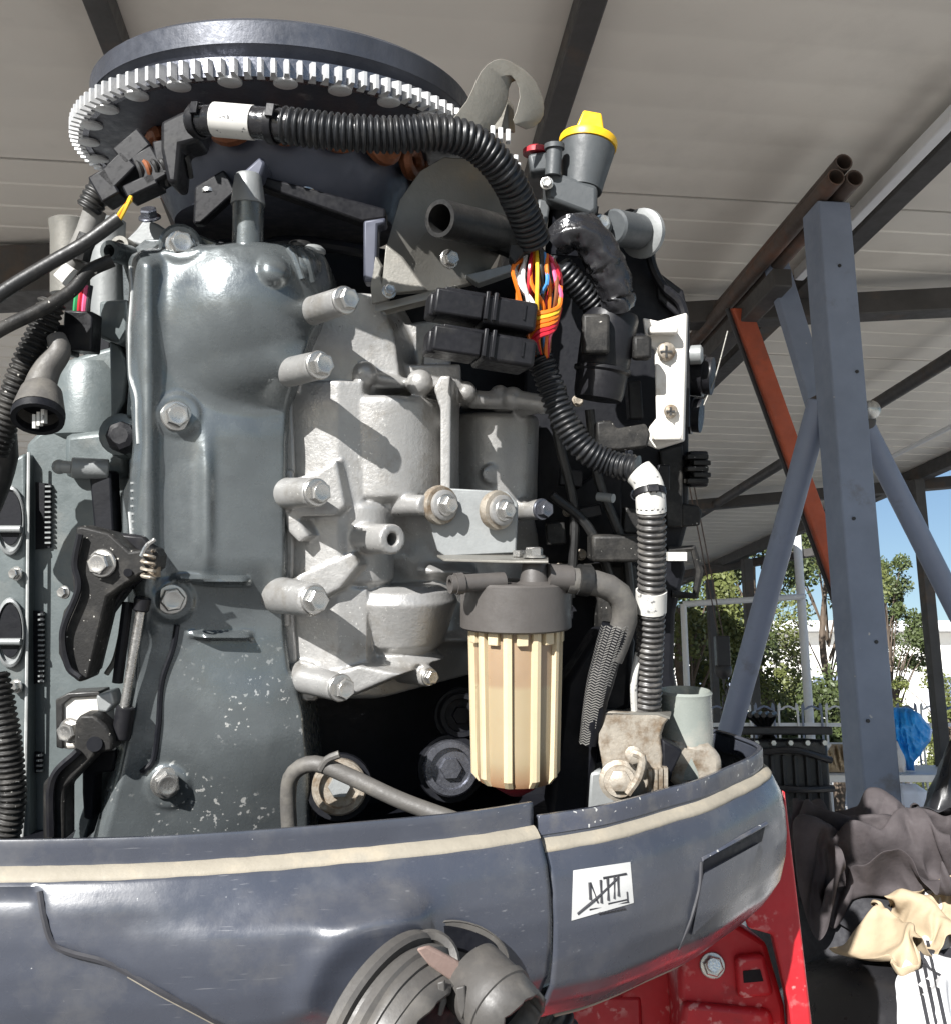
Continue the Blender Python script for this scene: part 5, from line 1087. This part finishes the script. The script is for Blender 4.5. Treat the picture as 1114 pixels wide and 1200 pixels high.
for pts, w_ in ((((676,1071),(700,1051),(724,1028)), .0009), (((691,1054),(690,1034)), .0011), (((691,1034),(700,1058)), .0007), (((704,1058),(703,1031)), .0010), (((712,1055),(711,1029)), .0010), (((719,1053),(719,1026)), .0008), (((706,1029),(733,1024)), .0009), (((724,1050),(723,1026)), .0010), (((690,1066),(736,1057)), .0006), (((712,1059),(735,1054)), .0006), (((734,1045),(735,1057)), .0006)):
    strip(onR, list(pts), w_, 'sticker_print', 'ink', ST or RCO, .0008)
for i in range(8): strip(onR, [(701+i*4, 1070.5-i*.8), (703.4+i*4, 1070-i*.8)], .0008, 'sticker_print', 'ink', ST or RCO, .0008)
patch(onR, ((824,1024),(889,988),(872,1042),(810,1096)), 'latch_cover', 'cowl_paint', RCO, .0065, 12, 12)
patch(onR, ((824,1009),(896,968),(892,986),(823,1022)), 'latch_slot', 'engine_black', RCO, .0012, 10, 4)
strip(onR, [(821,1010),(819,1040),(808,1080),(794,1112)], .0016, 'seam_line', 'ink', RCO)
strip(onR, [(822,1007),(860,986),(897,965)], .0018, 'slot_edge', 'cowl_dusty', RCO)
# cable opening: dusty oval recess beside the boot
c = onL(545, 1108, .0) or P(545, 1108, .66); ax = V((.25, -1, -.12))
o = MB(); u, w, a = frame(ax)
o.loft([[c + a*h + (V((.90,.22,-.40))*math.cos(6.283*j/36)*.031*s + V((.28,.1,.95))*math.sin(6.283*j/36)*.017*s) for j in range(36)] for h, s in ((.0045, 1.0), (.0055, .97), (.005, .94), (.001, .90), (.0005, .3))]); OP = E(o, 'cable_opening', 'boot_rubber', LCO, ang=40)
o = MB(); o.loft([[c + a*h + V((-.002, 0, .006)) + (V((.90,.22,-.36))*math.cos(6.283*j/30)*.026*s + V((.28,.1,.95))*math.sin(6.283*j/30)*.0075*s) for j in range(30)] for h, s in ((.0035, 1.0), (.0055, .95))]); E(o, 'opening_hole', 'engine_black', OP)
# rubber cable boot, torn open at the front
bc = P(460, 1212, .600); bx_ = V((.80, -.56, -.20)).normalized()
def torn(base, axis, prof, n, a0, a1, jag, hj=.02):
    u, w, a = frame(axis); rings = []
    for h, r in prof: rings.append([base + a*(h + jag*(h >= hj)*(nz(j*.35, 2.) + .5*nz(j*1.1, 5.))) + (u*math.cos(a0+(a1-a0)*j/n) + w*math.sin(a0+(a1-a0)*j/n))*r*(1+.02*nz(j*.3, h*60)) for j in range(n+1)])
    o = MB(); o.grid(rings); return o
def shell(o, name, m, th=.003):
    ob = E(o, name, m, BT, ang=60); md = ob.modifiers.new('solid', 'SOLIDIFY'); md.thickness = th; return ob
o = MB(); o.rev(bc - bx_*.012, bx_, [(0, .056), (.003, .0605), (.009, .061), (.0115, .059), (.0118, .0545), (.0155, .054), (.0158, .0575), (.021, .058), (.0235, .055), (.024, .045)], 64, caps=False); BT = E(o, 'cable_boot', 'boot_rubber', ang=30)
shell(torn(bc, bx_, [(.010, .0555), (.016, .0545), (.0162, .0525), (.024, .0500), (.0242, .0485), (.034, .0455)], 70, 0, 6.2832, .004, .03), 'boot_skirt', 'boot_rubber')
def sleeve(c, ax_, prof, jag, m, hole):
    ax_ = V(ax_).normalized(); shell(torn(c, ax_, prof, 40, 0, 6.2832, jag, prof[-1][0]), 'boot_sleeve', m)
    o = MB(); o.rev(c + ax_*hole, ax_, [(0, prof[-1][1]*.97), (.001, prof[-1][1]*.97)], 24); E(o, 'sleeve_bore', 'engine_black', BT)
sleeve(bc + V((.062, -.010, .026)), (.66, -.66, -.36), [(-.022, .0225), (.0, .023), (.0005, .0242), (.005, .0242), (.0055, .0228), (.022, .0210)], .0022, 'boot_rubber', .006)
o = MB(); o.prism([P(x, y, .578 + (x-486)*.0002) for x, y in ((486,1112),(500,1108),(530,1124),(566,1146),(566,1158),(548,1153),(536,1162),(528,1150),(502,1132))], V((.002, .006, -.002))); E(o, 'boot_flap', 'boot_pink', BT, bev=.0015)
for q in (((512,1152),(520,1150),(522,1176),(517,1192),(512,1190),(515,1174)), ((534,1158),(544,1156),(546,1180),(541,1196),(536,1184))):
    o = MB(); o.prism([P(x, y, .575) for x, y in q], V((.001, .003, 0))); E(o, 'boot_shred', 'boot_rubber', BT, bev=.0008)
o = MB(); q_ = P(503, 1128, .612); o.rev(q_, V((.35,-.6,.5)), [(-.006, .016), (.006, .0185), (.008, .016), (.006, .012), (-.004, .011)], 30, caps=False); E(o, 'boot_ring', 'boot_rubber', BT)
for i in range(6):
    o = MB(); s = bc + bx_*.03 + V((-.004+i*.009, .0, -.02+.012*math.sin(i*2))); o.tube([s - bx_*.05, s, s + bx_*.03 + V((.002, 0, -.012)), s + bx_*.05 + V((.004, 0, -.05))], .0055, n=10); E(o, 'control_cable', 'engine_black', BT)
o = MB(); o.rev(bc + bx_*.026, bx_, [(0, .046), (.001, .046)], 30); E(o, 'boot_inner', 'engine_black', BT)
# lower leg of the motor under the tray
o = MB(); o.prism([P(x, y, .86) for x, y in ((200,1150),(640,1165),(600,1260),(560,1500),(300,1500),(220,1260))], V((0, .16, 0))); E(o, 'lower_leg', 'cowl_paint', bev=.02)
o = MB(); o.conduit([P(560, 1178, .80), P(640, 1190, .80), P(670, 1240, .80)], .016, .007, .002); E(o, 'steering_sleeve', 'black_rubber', ang=60)

# ------------------------------------------------------------ red stand carrying the motor
zb = 0
SB = W(800, 1180, 1.02); so_ = V((SB.x, SB.y, 0))
stand = empty('motor_stand', so_, 'chipped red steel stand bolted under the motor', 'stand')
def SW(mb, name, m, par=None, bev=0., off=so_): return mb.build(name, m, par or stand, bev, 35, off)
top = [W(x, y, d) for x, y, d in ((919, 926, .935), (909, 985, .93), (868, 1066, .93), (876, 1088, .93), (905, 1096, .93), (924, 1180, .93), (932, 1260, .93), (958, 1260, .935))]
o = MB(); o.prism(top, V((.012, .06, 0))); SW(o, 'side_plate', 'red_paint', bev=.003)
pf_ = W(944, 1200, 1.08); o = MB(); o.box(V((pf_.x, pf_.y, .42)), .03, .05, .42); SW(o, 'stand_leg', 'red_paint', bev=.004)
pf_ = W(700, 1200, 1.06); pz = W(700, 1158, 1.06).z; o = MB(); o.box(V((pf_.x, pf_.y, pz/2)), .042, .04, pz/2); SW(o, 'stand_leg', 'red_paint', bev=.004)
o = MB(); o.prism([W(x, y, .97) for x, y in ((812,1092),(862,1082),(898,1104),(920,1180),(926,1260),(800,1260),(794,1140))], V((0, .07, 0))); BR = SW(o, 'clamp_bracket', 'red_paint', bev=.006)
o = MB(); o.prism([W(x, y, .958) for x, y in ((862,1122),(896,1118),(908,1168),(866,1172))], V((0, .02, 0))); SW(o, 'bracket_pad', 'red_paint', bev=.005)
o = MB(); o.prism([W(x, y, .957) for x, y in ((870,1138),(890,1136),(894,1150),(871,1152))], V((0, .004, 0))); SW(o, 'pad_slot', 'engine_black')
o = MB(); o.prism([W(x, y, .96) for x, y in ((800,1175),(905,1185),(918,1260),(790,1260))], V((0, .05, 0))); SW(o, 'bracket_foot', 'red_paint', bev=.006)
o = MB(); o.prism([W(x, y, 1.03) for x, y in ((725,1165),(800,1118),(800,1260),(725,1260))], V((0, .03, 0))); SW(o, 'cross_plate', 'red_paint', bev=.004)
o = MB(); o.box(V((so_.x, so_.y+.05, .025)), .32, .25, .025); SW(o, 'stand_base', 'red_paint', bev=.004)
bo_ = inst(BOLT, 'bolt', stand, W(834, 1131, .968) - so_, V((-.1, -1, .1)), .0125, .3)
o = MB(); o.cyl(W(834, 1131, .956), W(836, 1131, .935), .006, n=12); SW(o, 'bolt_shank', 'zinc')
